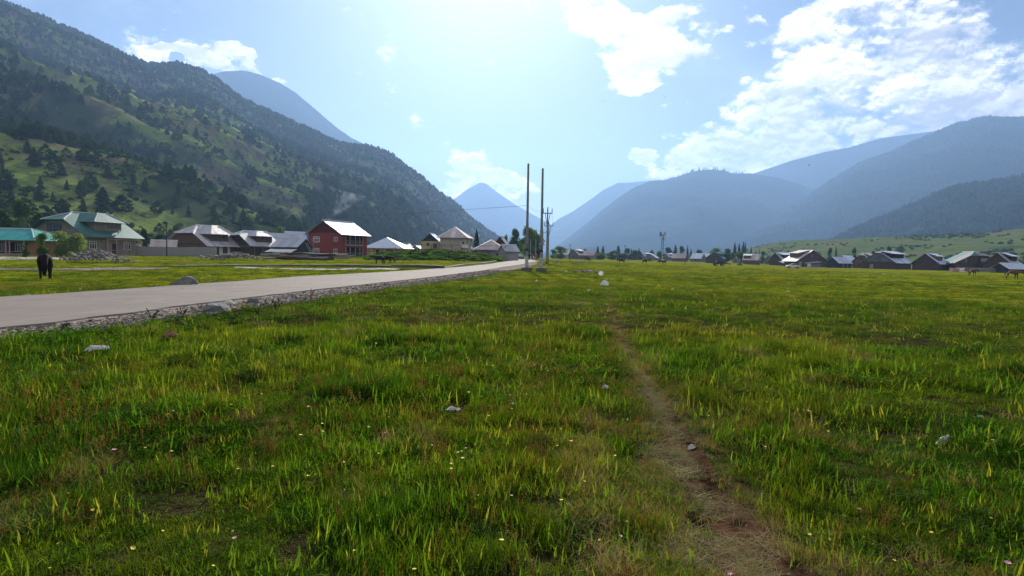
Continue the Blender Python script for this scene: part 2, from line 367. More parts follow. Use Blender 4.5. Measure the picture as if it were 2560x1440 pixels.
PR1 = mountain('mountain', [(1980, 648), (2060, 604), (2100, 586), (2150, 563), (2200, 541), (2250, 520), (2300, 500), (2350, 479), (2400, 463), (2480, 452), (2560, 438), (2700, 400), (3000, 360), (3300, 350)],
         [(1980, 1250), (2560, 1400), (3300, 1200)], [(1980, 900), (2560, 680), (3300, 520)], m_dark, 'nearer dark forested spur at the right edge', n=260, rows=110, seed=101, K=1.5, amp=22, lam=220, sil_noise=1.0, fold=40, fold_lam=200, slant=.8)
PF = mountain('foothill', [(1500, 655), (1600, 640), (1700, 633), (1760, 636), (1830, 634), (1890, 617), (1950, 604), (2020, 599), (2100, 597), (2200, 593), (2350, 588), (2450, 583), (2560, 571), (2700, 560), (3100, 540)],
         [(1500, 1300), (1900, 900), (2560, 760), (3100, 700)], [(1500, 900), (1900, 560), (2560, 400), (3100, 360)], m_foot, 'pale green grassy foothill behind the right hand houses', n=240, rows=70, seed=111, K=1.0, amp=4, lam=120, sil_noise=.25, fine=.5)

# ------------------------------------------------------------------ foliage materials
def leaf_mat(name, c1, c2, trans=.35, rough=.6, scale=1.5):
    m, t, b = material(name); t.n.remove(b)
    oi = t.new('ShaderNodeObjectInfo'); P = pos_node(t)
    f = t.math('ADD', t.math('MULTIPLY', oi.outputs['Random'], .6), t.math('MULTIPLY', t.noise(P, scale, 3), .6))
    col = t.mix(t.ramp(f, .3, .9), c1, c2)
    d = t.new('ShaderNodeBsdfDiffuse'); tr = t.new('ShaderNodeBsdfTranslucent'); mx = t.new('ShaderNodeMixShader')
    t.link(col, d.inputs[0]); t.link(t.mix(1.0, col, (1.25, 1.35, .6), 'MULTIPLY'), tr.inputs[0]); mx.inputs[0].default_value = trans
    t.link(d.outputs[0], mx.inputs[1]); t.link(tr.outputs[0], mx.inputs[2])
    t.link(mx.outputs[0], t.n['Material Output'].inputs[0]); return m
m_conifer = leaf_mat('conifer needles', (.022, .042, .015), (.052, .082, .028), .2)
m_spruce = leaf_mat('spruce needles', (.012, .030, .010), (.03, .06, .018), .15)
m_leaf = leaf_mat('broad leaves', (.045, .10, .018), (.12, .18, .045), .45)
m_leafp = leaf_mat('silvery leaves', (.15, .20, .08), (.28, .34, .17), .5)
m_poplar = leaf_mat('poplar leaves', (.03, .065, .018), (.07, .10, .03), .35)
m_bark, t, b = material('bark'); t.link(t.mix(t.ramp(t.noise(t.new('ShaderNodeTexCoord').outputs['Object'], 9, 5), .35, .7), (.05, .035, .025), (.13, .10, .075)), b.inputs['Base Color']); b.inputs['Roughness'].default_value = .9

def conifer_data(seed, tiers=7, pts=9, h=1.0, w=.24, ragged=.45, trunk=.05):
    r = random.Random(seed); V = []; Fc = []
    for k in range(tiers):
        z0 = trunk+(h-trunk)*(k/tiers)**.95; z1 = min(h*1.0, z0+(h-trunk)/tiers*2.1)
        rad = w*(1-k/tiers)**.8*r.uniform(.8, 1.15); n = pts
        cx, cy_ = r.uniform(-.02, .02), r.uniform(-.02, .02)
        i0 = len(V); V.append((cx, cy_, z1)); ph = r.random()*6
        for i in range(n*2):
            a = ph+math.pi*i/n; rr_ = rad*(r.uniform(.8, 1.15) if i % 2 == 0 else r.uniform(1-ragged-.1, 1-ragged+.1))
            V.append((cx+rr_*math.cos(a), cy_+rr_*math.sin(a), z0+(r.uniform(-.02, .01) if i % 2 == 0 else r.uniform(.01, .05))*h))
        for i in range(n*2): Fc.append((i0, i0+1+i, i0+1+(i+1) % (n*2)))
    return V, Fc
def trunk_data(h, r0, r1, n=6, bend=0, seed=0):
    V = []; Fc = []; rnd = random.Random(seed)
    segs = 5
    for k in range(segs+1):
        t_ = k/segs; rr_ = r0+(r1-r0)*t_; bx = bend*math.sin(t_*2.5)
        for i in range(n):
            a = 2*math.pi*i/n; V.append((bx+rr_*math.cos(a), rr_*math.sin(a), h*t_))
    for k in range(segs):
        for i in range(n): Fc.append((k*n+i, k*n+(i+1) % n, (k+1)*n+(i+1) % n, (k+1)*n+i))
    return V, Fc
def mk_mesh(name, V, Fc, mat, smooth=False):
    me = bpy.data.meshes.new(name); me.from_pydata(V, [], Fc); me.materials.append(mat)
    if smooth: me.polygons.foreach_set('use_smooth', [True]*len(me.polygons))
    me.update(); return me
CON = [mk_mesh('conifer_crown', *conifer_data(s, tiers=random.Random(s).choice([5, 6, 8]), pts=random.Random(s).choice([6, 7, 9]), w=[.30, .38, .46, .34, .52][s % 5]), m_conifer) for s in range(5)]
def oval_crown(seed, n=110, rx=.34, leaf=.085):
    r = random.Random(seed); V = []; Fc = []
    for i in range(n):
        u = r.random(); z = .08+.88*u; rad = rx*math.sin(math.pi*min(1, .12+.86*u)**.8)*r.uniform(.7, 1.08); a = r.random()*6.283; c = Vector((rad*math.cos(a), rad*math.sin(a), z))
        d1 = Vector((r.gauss(0, 1), r.gauss(0, 1), r.gauss(0, 1))).normalized(); d2 = d1.orthogonal().normalized(); s_ = leaf*r.uniform(.7, 1.4); i0 = len(V)
        V += [c+d1*s_, c+d2*s_, c-d1*s_, c-d2*s_]; Fc.append((i0, i0+1, i0+2, i0+3))
    return V, Fc
CON += [mk_mesh('conifer_crown', *oval_crown(s+60, 150, [.30, .42, .36][s]), m_conifer) for s in range(3)]
TRK = mk_mesh('conifer_trunk', *trunk_data(.55, .022, .008), m_bark)

# ---- instanced "stuff": points carrying rotation / scale / variant -> instances
def scatter(name, pts, rotz, scl, idx, variants, label, tilt=None, cat=None):
    me = bpy.data.meshes.new(name); me.vertices.add(len(pts)); me.vertices.foreach_set('co', np.asarray(pts, np.float32).ravel())
    rot = np.zeros((len(pts), 3), np.float32); rot[:, 2] = rotz
    if tilt is not None: rot[:, 0] = tilt[:, 0]; rot[:, 1] = tilt[:, 1]
    scl = np.asarray(scl, np.float32)
    if scl.ndim == 1: scl = np.repeat(scl[:, None], 3, 1)
    a = me.attributes.new('rot', 'FLOAT_VECTOR', 'POINT'); a.data.foreach_set('vector', rot.ravel())
    a = me.attributes.new('scl', 'FLOAT_VECTOR', 'POINT'); a.data.foreach_set('vector', scl.ravel())
    a = me.attributes.new('idx', 'INT', 'POINT'); a.data.foreach_set('value', np.asarray(idx, np.int32))
    o = bpy.data.objects.new(name, me); link(o)
    ng = bpy.data.node_groups.new(name, 'GeometryNodeTree'); ng.interface.new_socket('Geometry', in_out='INPUT', socket_type='NodeSocketGeometry'); ng.interface.new_socket('Geometry', in_out='OUTPUT', socket_type='NodeSocketGeometry')
    N = ng.nodes; L = ng.links; gi = N.new('NodeGroupInput'); go = N.new('NodeGroupOutput')
    jn = N.new('GeometryNodeJoinGeometry')
    for v in reversed(variants):
        vo = bpy.data.objects.new('source', v)
        oi = N.new('GeometryNodeObjectInfo'); oi.inputs['Object'].default_value = vo; oi.inputs['As Instance'].default_value = True
        L.new(oi.outputs['Geometry'], jn.inputs[0])
    ip = N.new('GeometryNodeInstanceOnPoints'); ip.inputs['Pick Instance'].default_value = True
    m2p = N.new('GeometryNodeMeshToPoints'); L.new(gi.outputs[0], m2p.inputs[0]); L.new(m2p.outputs[0], ip.inputs['Points']); L.new(jn.outputs[0], ip.inputs['Instance'])
    def na(nm, ty):
        n = N.new('GeometryNodeInputNamedAttribute'); n.data_type = ty; n.inputs['Name'].default_value = nm; return n.outputs['Attribute']
    L.new(na('idx', 'INT'), ip.inputs['Instance Index']); L.new(na('scl', 'FLOAT_VECTOR'), ip.inputs['Scale'])
    e2r = N.new('FunctionNodeEulerToRotation'); L.new(na('rot', 'FLOAT_VECTOR'), e2r.inputs[0]); L.new(e2r.outputs[0], ip.inputs['Rotation'])
    L.new(ip.outputs[0], go.inputs[0])
    md = o.modifiers.new('scatter', 'NODES'); md.node_group = ng
    tag(o, label, cat, kind='stuff'); return o

def scatter_pts(P, weight, N, seed):
    r = np.random.default_rng(seed)
    a = P[:-1, :-1]; b_ = P[1:, :-1]; c = P[:-1, 1:]
    area = np.linalg.norm(np.cross(b_-a, c-a), axis=-1)
    wt = (area*weight[:-1, :-1]).ravel(); wt = wt/wt.sum()
    k = r.choice(len(wt), N, p=wt); u = r.random((N, 1)); v = r.random((N, 1))
    A_, B_, C_ = a.reshape(-1, 3)[k], b_.reshape(-1, 3)[k], c.reshape(-1, 3)[k]
    return A_+(B_-A_)*u+(C_-A_)*v

def in_view(p, m=60):
    q = CAM_M.transposed() @ Vector((p[0], p[1], p[2]-EYE))
    if q.z > -1: return False
    return -m < 1280+q.x/-q.z*F_PX < 2560+m and -m < 720-q.y/-q.z*F_PX < 1440+m

# left slope: rows of the grid give the height share t
nS, nT = PL.shape[:2]
tcol = np.concatenate([np.linspace(0, 1, 220), np.ones(nT-220)*1.0])[None, :]
Xg, Yg = PL[..., 0], PL[..., 1]
fm = fbm(Xg/95, Yg/95, 4, 301)+ (fbm(Xg/28, Yg/28, 3, 302)-.5)*.5
scol = np.linspace(SIL_L[0][0], SIL_L[-1][0], nS)[:, None]
bias = np.clip((tcol-.32)*1.1, -.10, .42)+np.clip((scol-620)/420, 0, 1)*.30
wt = np.clip((fm+bias-.48)*6, 0.07, 1.0)*np.clip(tcol*30-.4, 0, 1)
wt = wt*np.clip(600/np.hypot(Xg, Yg), .4, 2.8)**1.25
wt[:, 220:] = .6*(np.arange(nT-220)[None, :] < 6)
pts = scatter_pts(PL, wt, 38000, 11)
r_ = np.random.default_rng(5)
hs = r_.uniform(4.0, 11.0, len(pts))*np.clip(1.12-.25*fbm(pts[:, 0]/60, pts[:, 1]/60, 2, 9), .6, 1.2)
hs = hs*np.clip(np.hypot(pts[:, 0], pts[:, 1])/430, .5, 1)
big = hs/np.maximum(np.hypot(pts[:, 0], pts[:, 1]), 100)
vis = np.array([in_view(p) for p in pts]); order = np.argsort(-(big*vis))
ind = order[:290]; rest = order[290:]
for k in ind:
    p = pts[k]; h = float(hs[k]); D = math.hypot(p[0], p[1])
    q = CAM_M.transposed() @ Vector((p[0], p[1], p[2]-EYE)); qx = 1280+q.x/-q.z*F_PX; qy = 720-q.y/-q.z*F_PX
    over = ('above the teal roofed bungalow', 'above the green roofed house', 'above the brown house', 'above the small silver roofed houses', 'above the red house', 'between the red house and the road')[int(np.searchsorted([110, 350, 560, 760, 930], qx))]
    band = ('high on the left mountain', 'half way up the left mountain', 'low on the left mountain', 'at the foot of the left mountain')[int(np.searchsorted([330, 430, 510], qy))]
    shp = 'pointed' if int(k) % 8 < 5 else 'rounded'
    e = empty('conifer_tree', (p[0], p[1], p[2]-.3), 'dark %s conifer %s %s' % (shp, band, over), 'tree', '%s conifers %s %s' % (shp, band, over))
    e.scale = (h*random.uniform(.85, 1.25),)*2+(h,); e.rotation_euler.z = random.random()*6.28
    c = bpy.data.objects.new('crown', CON[int(k) % 8]); link(c, e); tk = bpy.data.objects.new('trunk', TRK); link(tk, e)
sc_ = np.stack([hs*r_.uniform(.85, 1.3, len(hs))]*2+[hs], 1)
P_ = pts.copy(); P_[:, 2] -= .4
scatter('forest', P_[rest], r_.random(len(rest))*6.28, sc_[rest], r_.integers(0, 8, len(rest)), CON, 'dark conifer forest covering the upper left mountain')
# bushes between them
wtb = np.clip((fbm(Xg/40, Yg/40, 4, 77)-.45)*4, .02, 1)*np.clip(tcol*40-.5, 0, 1); wtb[:, 220:] = 0; wtb = wtb*np.clip(600/np.hypot(Xg, Yg), .35, 3.2)**1.5
pb = scatter_pts(PL, wtb, 14000, 13); pb[:, 2] -= .1
def blob_leaf(seed, n=60, rx=1, rz=.8, leaf=.22):
    r = random.Random(seed); V = []; Fc = []
    for i in range(n):
        a = r.random()*6.28; u = r.uniform(-.25, 1); rr_ = math.sqrt(max(0, 1-u*u))*r.uniform(.7, 1.05)
        c = Vector((rx*rr_*math.cos(a), rx*rr_*math.sin(a), rz*(u*.9+.3)))
        d1 = Vector((r.gauss(0, 1), r.gauss(0, 1), r.gauss(0, 1))).normalized(); d2 = d1.orthogonal().normalized()
        s_ = leaf*r.uniform(.6, 1.3); i0 = len(V)
        V += [c+d1*s_, c+d2*s_, c-d1*s_, c-d2*s_]; Fc.append((i0, i0+1, i0+2, i0+3))
    return V, Fc
BUSH = [mk_mesh('bush_leaves', *blob_leaf(s, 70, 1, .8, .33), m_conifer if s < 2 else m_leaf) for s in range(3)]
scatter('scrub', pb, r_.random(len(pb))*6.28, r_.uniform(.5, 1.7, len(pb)), r_.integers(0, 3, len(pb)), BUSH, 'low dark scrub dotted over the left mountain')
# right forests
def forest_on(name, P, thr, N, hmin, hmax, seed, label, fr=60, bias_t=0.0, rows=110, var=None):
    X_, Y_ = P[..., 0], P[..., 1]; n_, m_ = P.shape[:2]
    t_ = np.clip(np.arange(m_)/rows, 0, 1)[None, :]
    w_ = np.clip((fbm(X_/fr, Y_/fr, 4, seed)+t_*bias_t-thr)*5, .004, 1)
    w_[:, rows:] = 0
    p = scatter_pts(P, w_, N, seed); p[:, 2] -= .5
    r = np.random.default_rng(seed); h = r.uniform(hmin, hmax, N)
    scatter(name, p, r.random(N)*6.28, np.stack([h*.9, h*.9, h], 1), r.integers(0, len(var or CON), N), var or CON, label)
forest_on('forest', PR1, .42, 9000, 8, 14, 401, 'dense conifer forest on the nearer right spur', 90, .12)
forest_on('forest', PR2, .34, 26000, 8, 14, 402, 'conifer forest on the huge right slope', 160, .05, rows=120)
forest_on('scrub', PF, .50, 900, .8, 2.6, 403, 'scattered low scrub on the pale foothill', 60, 0, rows=70, var=BUSH)
# spruce fringe on the middle mountain's top
s0 = np.linspace(1300, 2200, PM.shape[0]); i0 = np.where((s0 > 1640) & (s0 < 1880))[0]
r = np.random.default_rng(8); q = r.choice(i0, 150); jj = r.integers(85, 91, 150)
p = PM[q, jj]+np.stack([r.uniform(-6, 6, 150), r.uniform(-5, 5, 150), np.full(150, -1.)], 1)
h = r.uniform(14, 44, 150)*np.clip(1-np.abs(s0[q]-1770)/190, .35, 1)
scatter('forest', p, r.random(150)*6, np.stack([h*.45, h*.45, h], 1), r.integers(0, 5, 150), CON, 'fringe of tall spruces along the top of the middle mountain')

# ------------------------------------------------------------------ road, gravel verge, path
def ribbon(name, ys, xl, xr, nz, mat, cols=8, skirt=0.0, wob=0.0, seed=1, zf=None):
    V = []; 
    for i, y in enumerate(ys):
        a, b_ = float(xl(y)), float(xr(y))
        for j in range(cols+1):
            f = j/cols; x = a+(b_-a)*f; yy = y
            if wob and j in (0, cols): x += (float(fbm(y/.9, j*9.1, 4, seed))-.5)*wob
            z = (zf(x, y) if zf else float(gbase(x, y)))+nz
            if skirt and j in (0, cols): pass
            V.append((x, yy, z))
        if skirt:
            V.append((V[-cols-1][0]-.04, y, V[-cols-1][2]-skirt)); V.append((V[-2][0]+.04, y, V[-2][2]-skirt))
    w_ = cols+1+(2 if skirt else 0); Fc = []
    for i in range(len(ys)-1):
        o = i*w_
        for j in range(cols): Fc.append((o+j, o+j+1, o+w_+j+1, o+w_+j))
        if skirt:
            Fc.append((o+cols+1, o, o+w_, o+w_+cols+1)); Fc.append((o+cols, o+cols+2, o+w_+cols+2, o+w_+cols))
    return meshobj(name, V, Fc, mat)
m_road, t, b = material('worn asphalt'); P = pos_node(t)
n = t.noise(P, .6, 6, .6); n2 = t.noise(P, 60, 3, .6)
mp = t.new('ShaderNodeMapping'); mp.inputs['Rotation'].default_value = (0, 0, R(8)); mp.inputs['Scale'].default_value = (1.6, .05, 1); t.link(P, mp.inputs[0])
tr = t.noise(mp.outputs[0], 1.0, 3, .5)
col = t.mix(t.ramp(n, .3, .7), (.135, .117, .104), (.195, .167, .149))
col = t.mix(t.ramp(tr, .48, .62, 0, .75), col, (.155, .128, .114))
col = t.mix(t.ramp(n2, .35, .7, 0, .5), col, (.30, .26, .235))
vc = t.new('ShaderNodeTexVoronoi', feature='DISTANCE_TO_EDGE'); vc.inputs['Scale'].default_value = .45; wp_ = t.new('ShaderNodeTexNoise'); wp_.inputs['Scale'].default_value = 1.2; wp_.inputs['Detail'].default_value = 5; t.link(P, wp_.inputs['Vector']); t.link(t.vmath('ADD', P, t.vmath('SCALE', wp_.outputs['Color'], 1.6)), vc.inputs['Vector'])
crack = t.math('MULTIPLY', t.ramp(vc.outputs['Distance'], .004, .018, 1, 0), t.ramp(t.noise(P, .25, 3), .5, .6))
col = t.mix(t.math('MULTIPLY', crack, .75), col, (.06, .052, .045)); col = t.mix(t.ramp(t.noise(P, .30, 5, .65), .53, .58, 0, .5), col, (.14, .125, .115))
t.link(col, b.inputs['Base Color']); b.inputs['Roughness'].default_value = .85; b.inputs['Specular IOR Level'].default_value = .08
bp = t.new('ShaderNodeBump'); bp.inputs['Strength'].default_value = .5; bp.inputs['Distance'].default_value = .01; t.link(n2, bp.inputs['Height']); t.link(bp.outputs[0], b.inputs['Normal'])
m_gravel, t, b = material('gravel'); P = pos_node(t)
vo = t.new('ShaderNodeTexVoronoi'); vo.inputs['Scale'].default_value = 14; t.link(P, vo.inputs['Vector'])
col = t.mix(t.ramp(t.noise(P, 2.0, 5), .35, .65), (.12, .10, .088), (.24, .20, .175)); col = t.mix(t.math('MULTIPLY', vo.outputs['Distance'], 1.1), (.36, .32, .29), col)
t.link(col, b.inputs['Base Color']); b.inputs['Roughness'].default_value = 1.0; b.inputs['Specular IOR Level'].default_value = 0.0
bp = t.new('ShaderNodeBump'); bp.inputs['Distance'].default_value = .04; t.link(t.math('SUBTRACT', 1.0, vo.outputs['Distance']), bp.inputs['Height']); t.link(bp.outputs[0], b.inputs['Normal'])
ys = list(np.concatenate([np.arange(-55, 10, 2.0), np.arange(10, 50, .25), np.arange(50, 176, 1.0)]))
tag(ribbon('road', ys, xf, xn, RD_Z, m_road, 10, .12, .22, 3), 'pale worn asphalt road running into the valley', kind='structure')
tag(ribbon('gravel_verge', ys, lambda y: xn(y)-.5, xg, .03, m_gravel, 6, 0, .7, 4), 'grey gravel verge between road and grass', kind='structure')
# side lane in front of the left houses
m_lane, t, b = material('dusty lane'); P = pos_node(t); t.link(t.mix(t.ramp(t.noise(P, .8, 5), .35, .65), (.26, .22, .20), (.36, .32, .29)), b.inputs['Base Color']); b.inputs['Roughness'].default_value = 1
# path
m_dirt, t, b = material('trampled soil and straw'); P = pos_node(t)
col = t.mix(t.ramp(t.noise(P, 5, 6, .7), .38, .62), (.018, .011, .007), (.100, .056, .034))
red = t.ramp(t.noise(P, 1.1, 3), .52, .62); col = t.mix(t.math('MULTIPLY', red, .7), col, (.15, .072, .046))
t.link(col, b.inputs['Base Color']); b.inputs['Roughness'].default_value = 1.0; b.inputs['Specular IOR Level'].default_value = 0.0
bp = t.new('ShaderNodeBump'); bp.inputs['Distance'].default_value = .05; t.link(t.noise(P, 14, 6, .75), bp.inputs['Height']); t.link(bp.outputs[0], b.inputs['Normal'])
yp = np.arange(_py[0], _py[-1]+2, .06)
def pw(y): return .20*np.interp(y, [3, 4.2, 6, 9, 13, 20], [1.3, .95, .75, .55, .35, .15])*(.6+.8*float(fbm(y/.5, 3.3, 3, 12)))
tag(ribbon('path', list(yp), lambda y: np.interp(y, _py, _px)-pw(y), lambda y: np.interp(y, _py, _px)+pw(y), .006, m_dirt, 6, 0, .05, 5, zf=lambda x, y: g1(x, y)), 'narrow trampled dirt path through the grass', kind='structure')

# ------------------------------------------------------------------ grass
def grass_mat(name, cols, trans=.5, patch=True, gloss=.02):
    m, t, b = material(name); t.n.remove(b); P = pos_node(t); oi = t.new('ShaderNodeObjectInfo')
    mp = t.new('ShaderNodeMapping'); mp.inputs['Scale'].default_value = (.3, 1, 1); t.link(P, mp.inputs[0]); a = t.noise(P, .30, 4, .55); c = t.noise(P, 1.6, 4, .6); big = t.noise(mp.outputs[0], .11, 5, .6)
    col = t.mix(t.ramp(a, .38, .62), cols[0], cols[1])
    col = t.mix(t.ramp(c, .50, .68, 0, .8), col, cols[2])
    col = t.mix(t.ramp(oi.outputs['Random'], .80, 1.0, 0, .8), col, cols[3])
    if patch: col = t.mix(t.ramp(big, .50, .64, 0, .75), col, cols[4])
    d = t.new('ShaderNodeBsdfDiffuse'); tr = t.new('ShaderNodeBsdfTranslucent'); g = t.new('ShaderNodeBsdfGlossy'); g.inputs['Roughness'].default_value = .5; g.inputs['Color'].default_value = (.8, 1, .6, 1)
    mx = t.new('ShaderNodeMixShader'); mx2 = t.new('ShaderNodeMixShader')
    t.link(col, d.inputs[0]); t.link(t.mix(1.0, col, (1.35, 1.4, .45), 'MULTIPLY'), tr.inputs[0]); mx.inputs[0].default_value = trans
    t.link(d.outputs[0], mx.inputs[1]); t.link(tr.outputs[0], mx.inputs[2])
    mx2.inputs[0].default_value = gloss; t.link(mx.outputs[0], mx2.inputs[1]); t.link(g.outputs[0], mx2.inputs[2])
    t.link(mx2.outputs[0], t.n['Material Output'].inputs[0]); return m
m_grass = grass_mat('grass blades', [(.024, .060, .005), (.078, .106, .008), (.010, .028, .003), (.18, .18, .03), (.095, .085, .013)], .55, True, .010)
m_bold = grass_mat('broad grass blades', [(.055, .125, .011), (.110, .150, .014), (.035, .085, .008), (.28, .25, .05), (.16, .15, .025)], .62, True, .012)
m_straw = grass_mat('dry grass', [(.17, .125, .06), (.23, .175, .085), (.11, .08, .04), (.33, .28, .16), (.16, .11, .055)], .4)
m_clover = grass_mat('clover and weeds', [(.030, .095, .008), (.045, .12, .012), (.02, .06, .006), (.10, .15, .03), (.06, .10, .02)], .5, True, 0.0)
m_rust = grass_mat('rusty seed heads', [(.13, .055, .025), (.16, .08, .03), (.09, .04, .02), (.2, .12, .05), (.15, .07, .03)], .3)
def blades(seed, n, rad, h0, h1, wd, lean=.5, flat=0.0, segs=3):
    r = random.Random(seed); V = []; Fc = []
    for _ in range(n):
        a = r.random()*6.283; d = rad*math.sqrt(r.random()); bx, by = d*math.cos(a), d*math.sin(a)
        h = r.uniform(h0, h1); la = r.random()*6.283; ln = r.uniform(.1, 1)*lean*h+flat*h
        yaw = r.random()*6.283; wx, wy = math.cos(yaw)*wd*r.uniform(.6, 1.2), math.sin(yaw)*wd*r.uniform(.6, 1.2)
        i0 = len(V)
        for s in range(segs):
            t_ = s/segs; k = 1-.55*t_*t_
            cx = bx+ln*t_*t_*math.cos(la); cy_ = by+ln*t_*t_*math.sin(la); z = h*(t_-.30*flat*t_*t_)*(1-.25*lean*t_)-.01
            V += [(cx-wx*k, cy_-wy*k, z), (cx+wx*k, cy_+wy*k, z)]
        V.append((bx+ln*math.cos(la), by+ln*math.sin(la), h*(1-.35*flat-.25*lean)))
        for s in range(segs-1): Fc.append((i0+2*s, i0+2*s+1, i0+2*s+3, i0+2*s+2))
        Fc.append((i0+2*segs-2, i0+2*segs-1, i0+2*segs))
    return V, Fc
def leaves(seed, n, rad, h, sz):
    r = random.Random(seed); V = []; Fc = []
    for _ in range(n):
        a = r.random()*6.283; d = rad*math.sqrt(r.random()); c = Vector((d*math.cos(a), d*math.sin(a), r.uniform(.2, 1)*h))
        nrm = Vector((r.gauss(0, .5), r.gauss(0, .5), 1)).normalized(); u = nrm.orthogonal().normalized(); u.rotate(Matrix.Rotation(r.random()*6.28, 3, nrm)); v = nrm.cross(u)
        s_ = sz*r.uniform(.6, 1.3); i0 = len(V)
        V += [c-u*s_, c-u*s_*.1-v*s_*.55, c+u*s_-nrm*s_*.2, c-u*s_*.1+v*s_*.55]; Fc.append((i0, i0+1, i0+2, i0+3))
        V += [(bx_ := c.x*.5, c.y*.5, 0), (bx_+.0025, c.y*.5, 0), tuple(c)]; Fc.append((i0+4, i0+5, i0+6))
    return V, Fc
def seedhead(seed, n, h0, h1, hd):
    r = random.Random(seed); V = []; Fc = []
    for _ in range(n):
        a = r.random()*6.28; d = .09*math.sqrt(r.random()); x, y = d*math.cos(a), d*math.sin(a); h = r.uniform(h0, h1); lx, ly = r.gauss(0, .15)*h, r.gauss(0, .15)*h
        i0 = len(V); V += [(x-.0015, y, 0), (x+.0015, y, 0), (x+lx, y+ly, h)]; Fc.append((i0, i0+1, i0+2))
        for k in range(4):
            z = h*(.72+.28*k/3); q = z/h; cx, cy_ = x+lx*q, y+ly*q; aa = r.random()*6.28; i0 = len(V)
            V += [(cx, cy_, z-hd), (cx+hd*.6*math.cos(aa), cy_+hd*.6*math.sin(aa), z), (cx, cy_, z+hd), (cx-hd*.6*math.cos(aa), cy_-hd*.6*math.sin(aa), z)]; Fc.append((i0, i0+1, i0+2, i0+3))
    return V, Fc
GV = [mk_mesh('tall', *blades(1, 34, .12, .09, .19, .0034, .45), m_grass), mk_mesh('tall', *blades(2, 40, .14, .07, .15, .0030, .8), m_grass),
      mk_mesh('mid', *blades(3, 52, .15, .04, .10, .0028, .7), m_grass), mk_mesh('lying', *blades(4, 40, .14, .08, .15, .0026, .9, .5), m_grass),
      mk_mesh('straw', *blades(5, 44, .13, .06, .17, .0018, .6, .2), m_straw), mk_mesh('strawflat', *blades(6, 40, .15, .05, .13, .0022, .8, 1.6), m_straw),
      mk_mesh('clover', *leaves(7, 46, .14, .07, .014), m_clover), mk_mesh('weed', *leaves(8, 26, .14, .12, .026), m_clover),
      mk_mesh('seeds', *seedhead(9, 9, .12, .26, .008), m_rust), mk_mesh('short', *blades(10, 70, .17, .015, .05, .0026, .8), m_grass),
      mk_mesh('bold', *blades(11, 9, .16, .10, .20, .0062, .45), m_bold), mk_mesh('bold', *blades(12, 12, .16, .08, .17, .0055, .8, .2), m_bold)]
def wedge(n, r0, r1, half, seed, pw_=1.0):
    r = np.random.default_rng(seed); rr_ = np.sqrt(r.uniform(r0*r0, r1*r1, n)) if pw_ == 1 else np.exp(r.uniform(math.log(r0), math.log(r1), n)); a = r.uniform(-half, half, n)
    return rr_*np.sin(a), rr_*np.cos(a), r
def grass_band(n, r0, r1, seed, sc0, sc1, hk=1.0):
    x, y, r = wedge(n, r0, r1, .80, seed)
    inroad = (x > xf(y)-.05-.25*r.random(n)) & (x < xn(y)+.3)
    ing = (x >= xn(y)+.2) & (x < xg(y)+.05+.45*r.random(n))
    thin = r.random(n) < .985
    ok = ~inroad & ~(ing & thin)
    ok &= ~((x >= xg(y)-.2) & (x < xg(y)+.35) & (r.random(n) < .85))
    dpath = path_d(x, y); wp = .27*np.interp(y, [3, 4.2, 6, 9, 13, 20], [1.25, .9, .68, .48, .28, .1])
    ok &= ~((dpath < wp*(.35+1.1*vn(x*3, y*3, 3))) & (r.random(n) < np.interp(y, [4, 6, 8, 12, 18], [.96, .92, .8, .65, .4])))
    ok &= ~((fbm(x/.30, y/.30, 2, 77) < .36) & (y < 30) & (r.random(n) < .85))
    x, y, dpath, wp = x[ok], y[ok], dpath[ok], wp[ok]; n = len(x)
    lush = fbm(x/1.7, y/1.7, 4, 21); tall = fbm(x/.55, y/.55, 3, 22); dry = fbm(x/.8+50, y/.8, 4, 23); roadside = np.clip(1-(x-xg(y))/2.6, 0, 1)*(x > xg(y)-.5)*(y < 70)
    idx = np.where(tall > .55, r.integers(0, 2, n), np.where(tall > .45, 3, 2))
    idx = np.where((lush < .43), np.where(r.random(n) < .6, 9, 2), idx)
    idx = np.where(r.random(n) < .16+.5*np.clip((lush-.55)*6, 0, 1), 6, idx)
    idx = np.where(r.random(n) < roadside*.75, np.where(r.random(n) < .6, 7, 6), idx)
    nearp = np.exp(-((dpath-wp)/.22)**2)*.75
    leftdry = np.exp(-((x-np.interp(y, [2.8, 4, 6.5, 7.5], [.62, .55, .85, 1.1]))/.17)**2)*np.clip((7.2-y)*2, 0, 1)*.8
    idx = np.where(r.random(n) < np.maximum(np.maximum(nearp, leftdry), np.clip((dry-.66)*5, 0, .5)), np.where(r.random(n) < .55, 4, 5), idx)
    idx = np.where(r.random(n) < (.10+.20*(tall > .53))*(y < 40)*(1-nearp), r.integers(10, 12, n), idx)
    idx = np.where(r.random(n) < .008+.05*np.clip((fbm(x/5, y/5, 3, 31)-.5)*6, 0, 1), 8, idx)
    s = r.uniform(sc0, sc1, n)*(.62+.75*lush)*(1-.42*np.exp(-(np.maximum(dpath-wp, 0)/.15)**2)*(y < 25))
    hz_ = s*hk*(.65+.7*tall)*(1+.10*roadside)*np.where(idx == 5, .6, 1)
    z = G(x, y)
    tilt = np.stack([r.normal(0, .12, n), r.normal(0, .12, n)], 1)
    return x, y, z, r.random(n)*6.28, np.stack([s, s, hz_], 1), idx, tilt
parts = [grass_band(12500, 2.3, 6.5, 41, .55, 1.05), grass_band(20000, 6.5, 14, 42, .75, 1.45), grass_band(15000, 14, 32, 43, 1.1, 2.1, .52), grass_band(6500, 32, 75, 44, 2.4, 4.4, .20), grass_band(3500, 75, 150, 45, 5, 9, .10)]
cc = [np.concatenate([p[i] for p in parts]) for i in range(7)]
